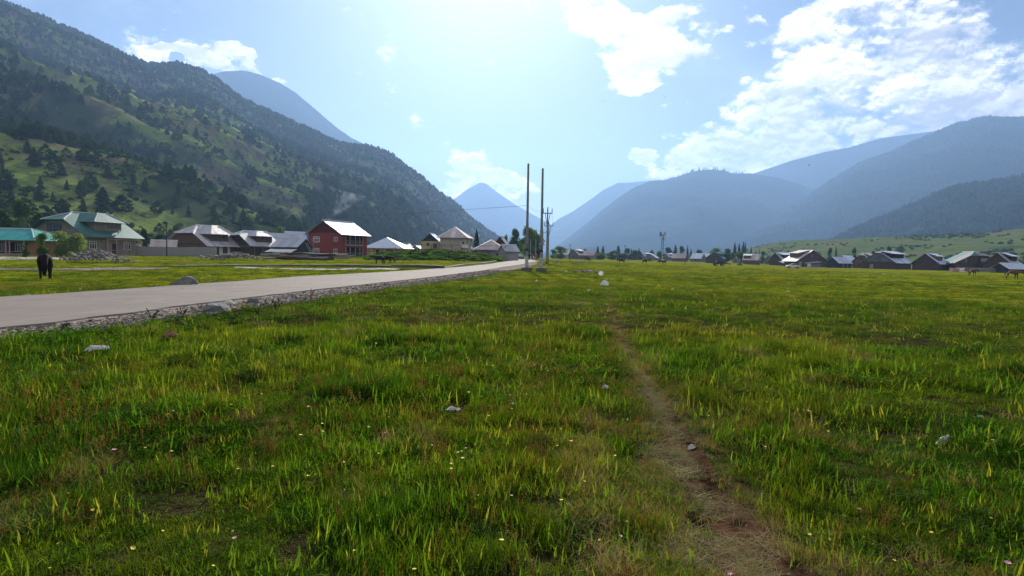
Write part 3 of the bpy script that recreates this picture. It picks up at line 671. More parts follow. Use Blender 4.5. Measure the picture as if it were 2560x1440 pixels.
scatter('meadow_grass', np.stack([cc[0], cc[1], cc[2]], 1), cc[3], cc[4], cc[5], GV, 'thick uneven meadow grass with clover, dry blades and rusty seed heads', tilt=cc[6])
# dead straw lying on the path
n = 1100; r = np.random.default_rng(61); y = r.uniform(2.6, 14, n); x = np.interp(y, _py, _px)+r.normal(0, .15, n)*np.interp(y, [3, 7], [1.5, .9]); k_ = fbm(x/.35, y/.35, 3, 15) > .5; x, y = x[k_], y[k_]; n = len(x); z = G(x, y)+.004
scatter('straw_litter', np.stack([x, y, z], 1), r.random(n)*6.28, np.stack([r.uniform(.6, 1.1, n)]*2+[r.uniform(.15, .45, n)], 1), r.integers(0, 2, n), [GV[5], mk_mesh('litter', *blades(16, 36, .16, .05, .15, .0016, 1.0, 2.4), m_straw)], 'dead straw trodden flat on the dirt path')
# gravel stones
def stone_mesh(seed, mat, flat=.6, cuts=2, rough=.28, name='stone', pts=11):
    r = random.Random(seed); bm = bmesh.new()
    for _ in range(pts):
        d = Vector((r.gauss(0, 1), r.gauss(0, 1), r.gauss(0, 1))).normalized(); d = Vector((d.x, d.y*r.uniform(.6, .9), d.z*flat))*r.uniform(.85, 1.1); bm.verts.new(d)
    bmesh.ops.convex_hull(bm, input=bm.verts)
    me = bpy.data.meshes.new(name); bm.to_mesh(me); bm.free(); me.materials.append(mat); return me
def stone_mat(name, c1, c2, sc=6):
    m, t, b = material(name); oi = t.new('ShaderNodeObjectInfo'); tcn = t.new('ShaderNodeTexCoord'); n1 = t.noise(tcn.outputs['Object'], sc, 6, .65)
    col = t.mix(t.math('ADD', t.math('MULTIPLY', oi.outputs['Random'], .7), t.math('MULTIPLY', t.ramp(n1, .35, .65), .4)), c1, c2)
    t.link(col, b.inputs['Base Color']); b.inputs['Roughness'].default_value = .9; b.inputs['Specular IOR Level'].default_value = .1
    bp = t.new('ShaderNodeBump'); bp.inputs['Distance'].default_value = .05; bp.inputs['Strength'].default_value = .7; t.link(t.noise(tcn.outputs['Object'], sc*2.5, 6, .7), bp.inputs['Height']); t.link(bp.outputs[0], b.inputs['Normal']); return m
m_stone = stone_mat('grey stone', (.13, .115, .105), (.42, .39, .36)); m_gstone = stone_mat('greenish grey stone', (.09, .10, .09), (.22, .225, .205), 2.5)
m_wstone = stone_mat('pale stone', (.45, .42, .37), (.62, .58, .52), 3)
m_grvl = stone_mat('gravel stone', (.085, .068, .052), (.30, .255, .215)); SV = [stone_mesh(s, m_stone) for s in range(6)]; SVv = [stone_mesh(s, m_grvl) for s in range(6)]
n = 15000; r = np.random.default_rng(71); y = np.exp(r.uniform(math.log(9), math.log(60), n)); u = np.clip(r.beta(1.6, 1.0, n), 0, 1.03)
x = xn(y)+.02+(xg(y)-xn(y)+.55)*u; s = r.lognormal(-3.95, .45, n)*(1+y/60)
scatter('gravel', np.stack([x, y, G(x, y)+.028+s*.2], 1), r.random(n)*6.28, np.stack([s*1.3, s, s*.8], 1), r.integers(0, 6, n), SVv, 'loose gravel stones along the road edge', tilt=np.stack([r.normal(0, .3, n)]*2, 1))
n = 260; y = r.uniform(2.8, 12, n); x = np.interp(y, _py, _px)+r.normal(0, .14, n); s = r.uniform(.006, .018, n)
scatter('path_stones', np.stack([x, y, G(x, y)+.006], 1), r.random(n)*6.28, np.stack([s*1.3, s, s*.7], 1), r.integers(0, 6, n), SVv, 'small stones and soil crumbs on the dirt path', tilt=np.stack([r.normal(0, .3, n)]*2, 1))
# tiny meadow flowers
def flower(mat, s, h, seed):
    V, Fc = [], []; r = random.Random(seed); m_ = []
    V += [(-.001, 0, 0), (.001, 0, 0), (0, 0, h)]; Fc.append((0, 1, 2))
    for k in range(6):
        a = k*1.047; i0 = len(V); V += [(0, 0, h), (s*math.cos(a-.4), s*math.sin(a-.4), h+s*.2), (s*1.15*math.cos(a), s*1.15*math.sin(a), h+s*.3), (s*math.cos(a+.4), s*math.sin(a+.4), h+s*.2)]; Fc.append((i0, i0+1, i0+2, i0+3))
    return mk_mesh('flower', V, Fc, mat)
def flat_mat(name, c, rough=.6, spec=.3, metal=0.0):
    m, t, b = material(name); P = t.new('ShaderNodeTexCoord').outputs['Object']
    t.link(t.mix(t.ramp(t.noise(P, 3, 4), .3, .7), tuple(v*.85 for v in c), tuple(min(1, v*1.12) for v in c)), b.inputs['Base Color'])
    b.inputs['Roughness'].default_value = rough; b.inputs['Specular IOR Level'].default_value = spec; b.inputs['Metallic'].default_value = metal; return m
m_yel = flat_mat('yellow petals', (.75, .55, .03)); m_pink = flat_mat('pink petals', (.55, .22, .35)); m_wpet = flat_mat('white petals', (.75, .75, .7))
FV = [flower(m_yel, .006, .08, 1), flower(m_pink, .009, .10, 2), flower(m_wpet, .004, .07, 3), flower(m_yel, .008, .10, 4)]
x, y, r = wedge(420, 2.8, 45, .78, 81, 0); ok = (x > xg(y)+.2) & (path_d(x, y) > .35); x, y = x[ok], y[ok]; n = len(x)
ok = fbm(x/2, y/2, 3, 91) > .47; x, y = x[ok], y[ok]; n = len(x)
scatter('wildflowers', np.stack([x, y, G(x, y)], 1), r.random(n)*6, r.uniform(.8, 1.5, n)*(1+y/22), r.choice([0, 1, 2, 3], n, p=[.55, .13, .07, .25]), FV, 'tiny yellow, pink and white meadow flowers', tilt=np.stack([r.normal(0, .2, n)]*2, 1))
# left field beyond the road gets short grass too (same meadow object covers it)
# ------------------------------------------------------------------ building materials
def roof_mat(name, c1, c2, rust=(.20, .11, .07), rk=.4, rough=.55, metal=.08):
    m, t, b = material(name); oi = t.new('ShaderNodeObjectInfo'); P = pos_node(t)
    col = t.mix(oi.outputs['Random'], c1, c2)
    mp = t.new('ShaderNodeMapping'); mp.inputs['Scale'].default_value = (1, 1, .35); t.link(P, mp.inputs[0])
    col = t.mix(t.ramp(t.noise(mp.outputs[0], 1.1, 5, .65), .60-rk*.25, .75, 0, rk), col, rust)
    t.link(col, b.inputs['Base Color']); b.inputs['Metallic'].default_value = metal
    t.link(t.ramp(t.noise(P, 2, 4), .3, .7, rough-.1, rough+.15), b.inputs['Roughness'])
    b.inputs['Specular IOR Level'].default_value = .25
    bp = t.new('ShaderNodeBump'); bp.inputs['Distance'].default_value = .04; bp.inputs['Strength'].default_value = .35; t.link(t.noise(P, .9, 3), bp.inputs['Height']); t.link(bp.outputs[0], b.inputs['Normal']); return m
def wall_mat(name, c1, c2, bricks=None, joint=(.25, .22, .19), rough=.9):
    m, t, b = material(name); P = pos_node(t)
    col = t.mix(t.ramp(t.noise(P, .7, 6, .65), .35, .68), c1, c2)
    z = t.new('ShaderNodeSeparateXYZ'); t.link(P, z.inputs[0])
    if bricks:
        q = t.new('ShaderNodeCombineXYZ'); t.link(t.math('ADD', z.outputs[0], z.outputs[1]), q.inputs[0]); t.link(z.outputs[2], q.inputs[1])
        br = t.new('ShaderNodeTexBrick'); t.link(q.outputs[0], br.inputs['Vector']); br.inputs['Scale'].default_value = 1.0; br.inputs['Brick Width'].default_value = bricks; br.inputs['Row Height'].default_value = bricks*.36; br.inputs['Mortar Size'].default_value = .012
        br.inputs['Color1'].default_value = (*c1, 1); br.inputs['Color2'].default_value = (*c2, 1); br.inputs['Mortar'].default_value = (*joint, 1)
        col = t.mix(.65, col, br.outputs[0])
    t.link(col, b.inputs['Base Color']); b.inputs['Roughness'].default_value = rough; b.inputs['Specular IOR Level'].default_value = .2
    bp = t.new('ShaderNodeBump'); bp.inputs['Distance'].default_value = .02; t.link(t.noise(P, 12, 5, .7), bp.inputs['Height']); t.link(bp.outputs[0], b.inputs['Normal']); return m
m_rgreen = roof_mat('green painted sheet', (.050, .135, .115), (.070, .165, .14), (.07, .12, .09), .2, .5, .1)
m_rteal = roof_mat('teal painted sheet', (.015, .23, .20), (.03, .29, .25), (.05, .25, .2), .2, .45, .1)
m_rtan = roof_mat('rusted galvanised sheet', (.46, .41, .40), (.66, .62, .62), (.42, .27, .20), .75)
m_rsil = roof_mat('galvanised sheet', (.36, .37, .40), (.50, .51, .54), (.34, .29, .26), .35)
m_rwht = roof_mat('bright new sheet', (.62, .63, .66), (.72, .73, .75), (.6, .58, .56), .2, .35, .35)
m_rblue = roof_mat('blue painted sheet', (.03, .10, .42), (.05, .14, .5), (.04, .1, .3), .1, .4, .1)
m_rblus = roof_mat('bluish sheet', (.36, .40, .52), (.50, .54, .66), (.3, .3, .36), .3)
m_rdark = roof_mat('dark weathered sheet', (.16, .15, .15), (.26, .24, .24), (.2, .13, .1), .5)
m_rpink = roof_mat('pinkish sheet', (.42, .33, .31), (.56, .46, .43), (.35, .22, .17), .5)
m_ridge = flat_mat('pale ridge capping', (.62, .63, .62), .45, .4, .3)
m_wdun = wall_mat('dun plaster', (.20, .165, .125), (.26, .215, .165))
m_wbrn = wall_mat('rough brown brick', (.105, .062, .042), (.16, .10, .070), .24, (.14, .11, .09))
m_wdkb = wall_mat('dark brick and timber', (.060, .038, .028), (.105, .068, .050), .24, (.09, .07, .06))
m_wred = wall_mat('brick red paint', (.20, .040, .028), (.26, .055, .036), .24, (.20, .05, .04))
m_wdred = wall_mat('dark red board', (.075, .018, .018), (.10, .025, .022))
m_wcrm = wall_mat('cream plaster', (.44, .35, .20), (.52, .42, .26))
m_wbei = wall_mat('beige plaster', (.34, .29, .215), (.42, .36, .28))
m_wmau = wall_mat('mauve grey plaster', (.24, .20, .19), (.30, .26, .245))
m_worg = wall_mat('orange brown brick', (.26, .11, .045), (.34, .15, .06), .24, (.3, .2, .13))
m_wgry = wall_mat('grey board wall', (.12, .125, .13), (.17, .175, .18))
m_conc = wall_mat('cement block wall', (.25, .23, .21), (.33, .31, .285), .42, (.22, .2, .19))
m_dkbd = wall_mat('charcoal board', (.03, .034, .036), (.05, .055, .058))
m_blk = flat_mat('opening shade', (.012, .011, .010), .9, .1)  # black that stands in for the shade inside recesses and dormer gaps
m_glass, t, b = material('window glass'); b.inputs['Base Color'].default_value = (.02, .03, .035, 1); b.inputs['Roughness'].default_value = .08; b.inputs['Specular IOR Level'].default_value = .8
t.link(t.ramp(t.noise(pos_node(t), 4, 3), .3, .7, .04, .16), b.inputs['Roughness'])
m_wht = flat_mat('white painted wood', (.72, .70, .66)); m_wood = flat_mat('weathered wood', (.17, .125, .09), .85); m_wood2 = flat_mat('grey timber', (.28, .25, .22), .9)
m_dwood = flat_mat('dark timber', (.05, .037, .03), .9); m_pinkw = flat_mat('faded pink wood', (.42, .26, .22), .8)

class House:
    def __init__(s, name, label, px, D, yaw, mirror=False, cat='house', group=None, sink=.15, origin=None):
        s.O = origin or gD(px, D); s.O = Vector((s.O.x, s.O.y, s.O.z-sink))
        th = R(yaw); c, q = math.cos(th), math.sin(th)
        s.A = Vector((c, q, 0)) if mirror else Vector((-c, q, 0)); s.B = Vector((-q, c, 0)) if mirror else Vector((q, c, 0))
        s.root = empty(name, s.O, label, cat, group)
    def P(s, a, b, z): return s.A*a+s.B*b+Vector((0, 0, z))
    def mesh(s, name, V, Fc, mat, parent=None):
        bm = bmesh.new(); vs = [bm.verts.new(s.P(*v)) for v in V]
        for f in Fc:
            try: bm.faces.new([vs[i] for i in f])
            except ValueError: pass
        bmesh.ops.recalc_face_normals(bm, faces=bm.faces)
        me = bpy.data.meshes.new(name); bm.to_mesh(me); bm.free(); me.materials.append(mat)
        o = bpy.data.objects.new(name, me); link(o, parent or s.root); return o
    def boxes(s, name, L, mat, parent=None):
        V = []; Fc = []
        for (a0, a1, b0, b1, z0, z1) in L:
            i = len(V); V += [(a, b_, z) for a in (a0, a1) for b_ in (b0, b1) for z in (z0, z1)]
            Fc += [tuple(i+k for k in f) for f in ((0, 1, 3, 2), (4, 6, 7, 5), (0, 4, 5, 1), (2, 3, 7, 6), (0, 2, 6, 4), (1, 5, 7, 3))]
        return s.mesh(name, V, Fc, mat, parent)
    def box(s, name, a0, a1, b0, b1, z0, z1, mat, parent=None): return s.boxes(name, [(a0, a1, b0, b1, z0, z1)], mat, parent)
    def slab(s, name, poly, mat, th=.05, parent=None, lift=0.0):
        n = len(poly); V = [(a, b_, z+lift) for a, b_, z in poly]+[(a, b_, z+lift-th) for a, b_, z in poly]
        Fc = [tuple(range(n)), tuple(range(2*n-1, n-1, -1))]+[(i, (i+1) % n, n+(i+1) % n, n+i) for i in range(n)]
        return s.mesh(name, V, Fc, mat, parent)
    def sheets(s, poly, ax, width, mat, th=.05, name='roof_sheet', parent=None):
        """roof slope laid as single sheets side by side along axis ax (0 = a, 1 = b)"""
        lo = min(p[ax] for p in poly); hi = max(p[ax] for p in poly); n = max(1, round((hi-lo)/width)); out = []
        for k in range(n):
            x0 = lo+(hi-lo)*k/n+.012; x1 = lo+(hi-lo)*(k+1)/n-.012
            pl = [tuple(p) for p in poly]
            for lim, sg in ((x0, 1), (x1, -1)):
                q = []
                for i in range(len(pl)):
                    p0, p1 = pl[i], pl[(i+1) % len(pl)]; d0 = (p0[ax]-lim)*sg; d1 = (p1[ax]-lim)*sg
                    if d0 >= 0: q.append(p0)
                    if d0*d1 < 0:
                        f = d0/(d0-d1); q.append(tuple(p0[j]+(p1[j]-p0[j])*f for j in range(3)))
                pl = q
                if len(pl) < 3: break
            if len(pl) < 3: continue
            j = random.uniform(0, .02); dz = random.uniform(-.05, .03)
            o = s.slab(name, pl, mat[k % len(mat)] if isinstance(mat, list) else mat, th, parent, j)
            out.append(o)
        return out
    def bar(s, name, p, q, r, mat, parent=None):
        P0, P1 = s.P(*p), s.P(*q); d = (P1-P0).normalized(); u = d.cross(Vector((0, 0, 1)));
        u = (u if u.length > .1 else Vector((1, 0, 0))).normalized(); v = d.cross(u)
        V = [P+u*(r*x)+v*(r*y) for P in (P0, P1) for x, y in ((-1, -1), (1, -1), (1, 1), (-1, 1))]
        o = meshobj(name, V, [(0, 1, 2, 3), (7, 6, 5, 4), (0, 4, 5, 1), (1, 5, 6, 2), (2, 6, 7, 3), (3, 7, 4, 0)], mat, parent or s.root); return o
    def window(s, face, c, z, w, h, cols=2, off=0.0, fm=None, trans=False, gm=None, name='window'):
        """face 'g' = gable wall (b = off), 's' = side wall (a = off); c = centre along the wall"""
        fm = fm or m_wht; f = .09; L = []
        def q(x0, x1, z0, z1, d0, d1):
            return (x0, x1, off-d1, off-d0, z0, z1) if face == 'g' else (off-d1, off-d0, x0, x1, z0, z1)
        x0, x1 = c-w/2, c+w/2
        L += [q(x0, x1, z, z+f, -.02, .07), q(x0, x1, z+h-f, z+h, -.02, .07), q(x0, x0+f, z+f, z+h-f, -.02, .065), q(x1-f, x1, z+f, z+h-f, -.02, .065)]
        for k in range(1, cols):
            x = x0+w*k/cols; L.append(q(x-f*.4, x+f*.4, z+f, z+h-f, -.02, .06))
        if trans: L.append(q(x0+f, x1-f, z+h*.66, z+h*.66+f*.7, -.02, .055))
        fr = s.boxes(name, L, fm); pn = s.boxes('pane', [q(x0+f*.6, x1-f*.6, z+f*.6, z+h-f*.6, .004, .02)], gm or m_glass, fr); return fr
    def gable_house(s, w, L, He, Hr, wall, roof, o=.6, jerk=None, sheet=1.1, jerkback=False, gable_mat=None, ridge=True, wall_h=None, fascia=None):
        pit = (Hr-He)/(w/2); ze = He-o*pit; hz_ = .06
        if jerk: c, zc = jerk; ac = (zc-He)/pit
        prof = [(0, 0), (0, He-hz_)] + ([(ac, zc-hz_-.05), (w-ac, zc-hz_-.05)] if jerk else [(w/2, Hr-hz_-.05)]) + [(w, He-hz_), (w, 0)]
        if gable_mat:
            lowp = [(0, 0), (0, He-hz_), (w, He-hz_), (w, 0)]
            for nm, pr, mt, ex in (('wall', lowp, wall, 0), ('gable', prof[1:-1], gable_mat, -.03)):
                n = len(pr); s.mesh(nm, [(a, ex, z+(0.004 if ex else 0)) for a, z in pr]+[(a, L-ex, z+(0.004 if ex else 0)) for a, z in pr], [tuple(range(n)), tuple(range(2*n-1, n-1, -1))]+[(i, (i+1) % n, n+(i+1) % n, n+i) for i in range(n)], mt)
        else:
            n = len(prof); s.mesh('wall', [(a, 0, z) for a, z in prof]+[(a, L, z) for a, z in prof], [tuple(range(n)), tuple(range(2*n-1, n-1, -1))]+[(i, (i+1) % n, n+(i+1) % n, n+i) for i in range(n)], wall)
        r0 = c if jerk else -o; r1 = L-c if (jerk and jerkback) else L+o
        near = [(-o, -o, ze), (-o, L+o, ze)] + ([(ac, L+o, zc), (w/2, r1, Hr)] if (jerk and jerkback) else [(w/2, L+o, Hr)]) + ([(w/2, r0, Hr), (ac, -o, zc)] if jerk else [(w/2, -o, Hr)])
        far = [(w-a, b_, z) for a, b_, z in near]
        s.sheets(near, 1, sheet, roof); s.sheets(far, 1, sheet*2, roof)
        if jerk:
            s.sheets([(ac, -o, zc), (w-ac, -o, zc), (w/2, r0, Hr)], 0, sheet, roof)
            if jerkback: s.sheets([(ac, L+o, zc), (w-ac, L+o, zc), (w/2, r1, Hr)], 0, sheet, roof)
            if ridge:
                s.bar('ridge_cap', (ac, -o, zc+.06), (w/2, r0, Hr+.06), .09, m_ridge); s.bar('ridge_cap', (w-ac, -o, zc+.06), (w/2, r0, Hr+.06), .09, m_ridge)
        if ridge: s.bar('ridge_cap', (w/2, r0, Hr+.06), (w/2, r1, Hr+.06), .10, m_ridge)
        s.w, s.L, s.He, s.Hr, s.pit, s.o = w, L, He, Hr, pit, o
        if fascia:
            s.bar('fascia', (-o, -o, ze-.10), (-o, L+o, ze-.10), .08, fascia)
    def hip_house(s, w, L, He, Hr, wall, roof, o=.6, sheet=1.1, ridge=True, apex=None):
        s.box('wall', 0, w, 0, L, 0, He-.05, wall)
        d = min(w, L)/2; 
        if w >= L: R0, R1 = (d, L/2), (w-d, L/2)
        else: R0, R1 = (w/2, d), (w/2, L-d)
        if apex: R0 = R1 = apex
        e = [(-o, -o), (w+o, -o), (w+o, L+o), (-o, L+o)]
        ze = He-.12; E = [(a, b_, ze) for a, b_ in e]; r0 = (*R0, Hr); r1 = (*R1, Hr)
        if w >= L:
            pol = [([E[0], E[1], r1, r0] if r0 != r1 else [E[0], E[1], r0], 0), ([E[3], E[2], r1, r0] if r0 != r1 else [E[3], E[2], r0], 0), ([E[0], E[3], r0], 1), ([E[1], E[2], r1], 1)]
        else:
            pol = [([E[0], E[1], r0], 0), ([E[3], E[2], r1], 0), ([E[0], E[3], r1, r0], 1), ([E[1], E[2], r1, r0], 1)]
        for p, ax in pol: s.sheets(p, ax, sheet, roof)
        if ridge:
            for k, rr_ in ((0, r0), (1, r1 if w >= L else r0), (2, r1), (3, r0 if w >= L else r1)):
                s.bar('ridge_cap', (E[k][0], E[k][1], ze+.05), (rr_[0], rr_[1], Hr+.05), .07, m_ridge)
            if r0 != r1: s.bar('ridge_cap', (*R0, Hr+.05), (*R1, Hr+.05), .07, m_ridge)
        s.w, s.L, s.He, s.Hr = w, L, He, Hr
    def dormer(s, a1, b0, b1, zt, wall, roof, kind='shed', o=.5, far=False, sheet=1.1, win=None):
        w = s.w; sg = (lambda a: w-a) if far else (lambda a: a)
        zb = s.He+a1*s.pit-.3
        aa = sorted((sg(a1), sg(w/2)))
        s.box('dormer_wall', aa[0], aa[1], b0, b1, zb, zt-.08, wall)
        if kind == 'shed':
            s.sheets([(sg(a1-o), b0-o, zt), (sg(a1-o), b1+o, zt), (sg(w/2), b1+o, s.Hr+.04), (sg(w/2), b0-o, s.Hr+.04)], 1, sheet, roof, name='dormer_sheet')
        else:
            bm_ = (b0+b1)/2; ra = a1+1.3; H = s.Hr-.02
            for p, ax in (([(sg(a1-o), b0-o, zt), (sg(a1-o), b1+o, zt), (sg(ra), bm_+1, H), (sg(ra), bm_-1, H)], 1),
                          ([(sg(a1-o), b0-o, zt), (sg(w/2), b0-o, zt), (sg(w/2), bm_-1, H), (sg(ra), bm_-1, H)], 0),
                          ([(sg(a1-o), b1+o, zt), (sg(w/2), b1+o, zt), (sg(w/2), bm_+1, H), (sg(ra), bm_+1, H)], 0)):
                s.sheets(p, ax, sheet, roof, name='dormer_sheet')
            s.slab('dormer_top', [(sg(ra), bm_-1, H), (sg(ra), bm_+1, H), (sg(w/2), bm_+1, H+.02), (sg(w/2), bm_-1, H+.02)], roof if not isinstance(roof, list) else roof[0])
            s.bar('ridge_cap', (sg(a1-o), b0-o, zt+.05), (sg(ra), bm_-1, H+.05), .07, m_ridge); s.bar('ridge_cap', (sg(a1-o), b1+o, zt+.05), (sg(ra), bm_+1, H+.05), .07, m_ridge)
        if win and not far: s.window('s', (b0+b1)/2+win[0], zb+.9, win[1], win[2], win[3], off=a1, fm=win[4] if len(win) > 4 else m_wood)
GL = 'houses along the left side of the road'; GR = 'houses across the meadow on the right'; GF = 'far village houses in the middle distance'

# ---- left houses
h = House('house', 'bungalow with bright teal hipped roof and orange brick walls at the left edge', 86, 100, 4, group=GL)
h.hip_house(15, 9, 2.75, 4.7, m_worg, m_rteal, o=1.0, sheet=1.0)
h.box('veranda_shade', 1.2, 13.5, -.02, .3, .55, 2.2, m_blk)  # solid black box, the veranda's shade put into its colour
for a in (1.1, 3.6, 4.2, 6.6, 9.2, 11.8): h.box('post', a, a+.16, -.75, -.6, 0, 2.55, m_pinkw)
h.boxes('railing', [(1, 13, -.72, -.66, .75, .83), (1, 13, -.72, -.66, .35, .42)], m_pinkw)
for a in (2.6, 5.4, 8.1): h.window('g', a, .75, 1.4, 1.35, 3, off=-.03, fm=m_wood2)
h.box('plinth', .6, 14.2, -.85, 0, 0, .35, m_conc)
h.window('g', 14.2, .9, .7, 1.2, 2, fm=m_wht)

h = House('house', 'large two storey house with green clipped gable roof and a wide dormer', 218, 112, 12, group=GL)
h.gable_house(12.9, 11.0, 4.3, 8.3, m_wdun, m_rgreen, o=1.15, jerk=(3.0, 6.7), sheet=1.0)
h.dormer(1.0, 2.6, 8.6, 6.45, m_wdun, m_rgreen, 'hip', o=1.0, sheet=1.0, win=(.9, 1.9, 1.25, 3, m_dwood))
h.window('g', 7.2, 4.6, 3.1, 1.35, 4, fm=m_dwood, trans=True)
h.window('g', 11.6, 1.2, 1.5, 1.4, 3, fm=m_wht)
h.window('s', 1.2, 1.35, 1.5, 1.45, 3, fm=m_wht, trans=True); h.window('s', 8.9, 1.35, 1.7, 1.45, 3, fm=m_wht, trans=True)
h.boxes('window_bars', [(-.10, -.08, 8.1+.18*k, 8.13+.18*k, 1.45, 2.7) for k in range(5)]+[(-.10, -.08, 8.05, 8.95, 1.7+.3*k, 1.73+.3*k) for k in range(4)], m_wht)
h.box('door', -.03, .05, 5.3, 6.3, .35, 2.5, m_dwood); h.box('door_frame', -.05, .02, 5.15, 5.28, .3, 2.6, m_pinkw)
h.box('plinth', -1.6, 0, 2.4, 10.5, 0, .4, m_conc)
for b_ in (3.0, 5.0, 7.2, 10.2): h.box('porch_post', -1.45, -1.32, b_, b_+.13, 0, 3.3, m_pinkw)
h.boxes('porch_rail', [(-1.42, -1.35, 3.0, 10.3, 3.2, 3.32), (-1.42, -1.35, 3.0, 7.2, 1.1, 1.18), (-1.42, -1.35, 3.0, 7.2, .7, .76)], m_pinkw)
h.boxes('floor_band', [(-.03, 0, 0, 11.0, 3.15, 3.3), (0, 12.9, -.03, 0, 3.15, 3.3)], m_wood)
# satellite dish standing on its roof
def dish(loc, label, r=.42, az=150):
    V = []; Fc = []; n = 14
    for k in range(4):
        for i in range(n):
            a = 2*math.pi*i/n; q = r*(k+.001)/3; V.append((q*math.cos(a), -.35*(q*q)/r, q*math.sin(a)))
    V = [(x, y+.35*r, z) for x, y, z in V]
    for k in range(3):
        for i in range(n): Fc.append((k*n+i, k*n+(i+1) % n, (k+1)*n+(i+1) % n, (k+1)*n+i))
    e = empty('satellite_dish', loc, label, 'satellite dish'); e.rotation_euler = (R(25), 0, R(az))
    meshobj('reflector', V, Fc, m_wht, e, smooth=True)
    meshobj('arm', [(-.02, 0, -.02), (.02, 0, -.02), (.02, 0, .02), (-.02, 0, .02), (-.02, .5, -.1), (.02, .5, -.1), (.02, .5, -.06), (-.02, .5, -.06)], [(0, 1, 5, 4), (1, 2, 6, 5), (2, 3, 7, 6), (3, 0, 4, 7), (4, 5, 6, 7)], m_wood2, e)
    meshobj('mount', [(-.03, .0, -.6), (.03, 0, -.6), (.03, .06, -.6), (-.03, .06, -.6), (-.03, 0, 0), (.03, 0, 0), (.03, .06, 0), (-.03, .06, 0)], [(0, 1, 5, 4), (1, 2, 6, 5), (2, 3, 7, 6), (3, 0, 4, 7)], m_wood2, e)
dish(h.root.location+h.P(-.4, 6.6, 4.75), 'white satellite dish on the green porch roof')

h = House('shed', 'small shed with a pinkish rusted roof behind the cement wall', 377, 130, 66, cat='shed', group=GL)
h.gable_house(4.8, 4.6, 1.7, 3.4, m_dwood, m_rpink, o=.3, sheet=.9)
h.box('tarpaulin', -.35, 1.7, 3.2, 4.95, 1.95, 2.1, m_wht)

h = House('house', 'brown brick house with a broad rusted silver clipped roof', 519, 134, 20, group=GL)
h.gable_house(11.8, 8.2, 2.9, 7.0, m_wbrn, [m_rtan, m_rtan, m_rsil], o=1.0, jerk=(2.6, 5.1), sheet=.95, jerkback=True)
h.dormer(.7, 1.6, 6.6, 4.95, m_wbrn, [m_rsil, m_rtan], 'hip', o=1.1, sheet=.95, win=(1.2, 1.0, .9, 2, m_wood))
for a, z in ((5.3, 4.3), (4.1, 4.6)): h.window('g', a, z, .55, .6, 1, fm=m_dwood)
for a in (2.2, 8.6): h.window('g', a, 1.2, 1.3, 1.0, 3, fm=m_dwood)
h.boxes('floor_band', [(0, 11.8, -.05, 0, 2.6, 2.75)], m_dwood)
h.box('door', -.03, .04, 3.2, 4.2, .2, 2.2, m_wht); h.box('door', -.03, .04, 5.6, 6.3, .2, 2.2, m_wht)
h.box('porch_post', -.85, -.72, .6, .73, 0, 2.3, m_wood); h.box('porch_post', -.85, -.72, 7.8, 7.93, 0, 2.3, m_wood)

h = House('house', 'dark brick house with a silver roof and a boxed dormer, third from the left', 627, 140, 28, group=GL)
h.gable_house(8.8, 7.5, 3.0, 6.0, m_wdkb, [m_rsil, m_rsil, m_rtan], o=.8, jerk=(1.6, 5.0), sheet=.95)
h.dormer(.5, 2.0, 6.4, 4.75, m_wdkb, m_rsil, 'hip', o=.8, sheet=.95, win=(0, 1.6, .9, 3, m_dwood))
h.window('g', 3.6, 3.4, .6, .6, 1, fm=m_dwood); h.boxes('beam', [(-.9, .0, 0, 7.5, 2.25, 2.4), (0, 8.8, -.06, 0, 2.3, 2.42)], m_wood2)
for b_ in (.3, 2.6, 4.9, 7.2): h.box('porch_post', -.85, -.7, b_, b_+.14, 0, 2.3, m_wood)
h.box('lean_to_wall', -1.0, -.9, 3.0, 7.0, 0, 1.3, m_conc)

h = House('house', 'grey sheet roofed house half hidden behind the long low barn', 678, 152, 62, group=GL)
h.gable_house(7, 7.5, 3.6, 5.8, m_wgry, [m_rsil, m_rblus], o=.5, sheet=1.0)
h = House('house', 'house with bluish roof and one deep blue panel left of the red house', 722, 158, 62, group=GL)
h.gable_house(8, 8.5, 4.0, 6.4, m_wgry, [m_rblus, m_rblus, m_rblus, m_rblus, m_rblus, m_rblue, m_rblue, m_rblus], o=.5, sheet=1.05)
h = House('barn', 'long low barn with plain grey sheet roof facing the road', 743, 126, 72, mirror=True, cat='barn', group=GL)
h.gable_house(5.0, 6.4, 2.4, 4.0, m_dkbd, m_rsil, o=.35, sheet=1.3)
h.slab('awning', [(-.3, -.2, 1.75), (-.3, 6.4, 1.75), (-1.5, 6.9, 1.15), (-1.5, .3, 1.15)], m_wht, .04)
h.boxes('door', [(-.04, .03, 2.6, 4.4, .1, 1.7)], m_wood)
h.bar('ladder', (2.3, -2.2, 0), (2.3, -.2, 3.2), .06, m_wood2); h.bar('ladder', (2.9, -2.2, 0), (2.9, -.2, 3.2), .06, m_wood2)

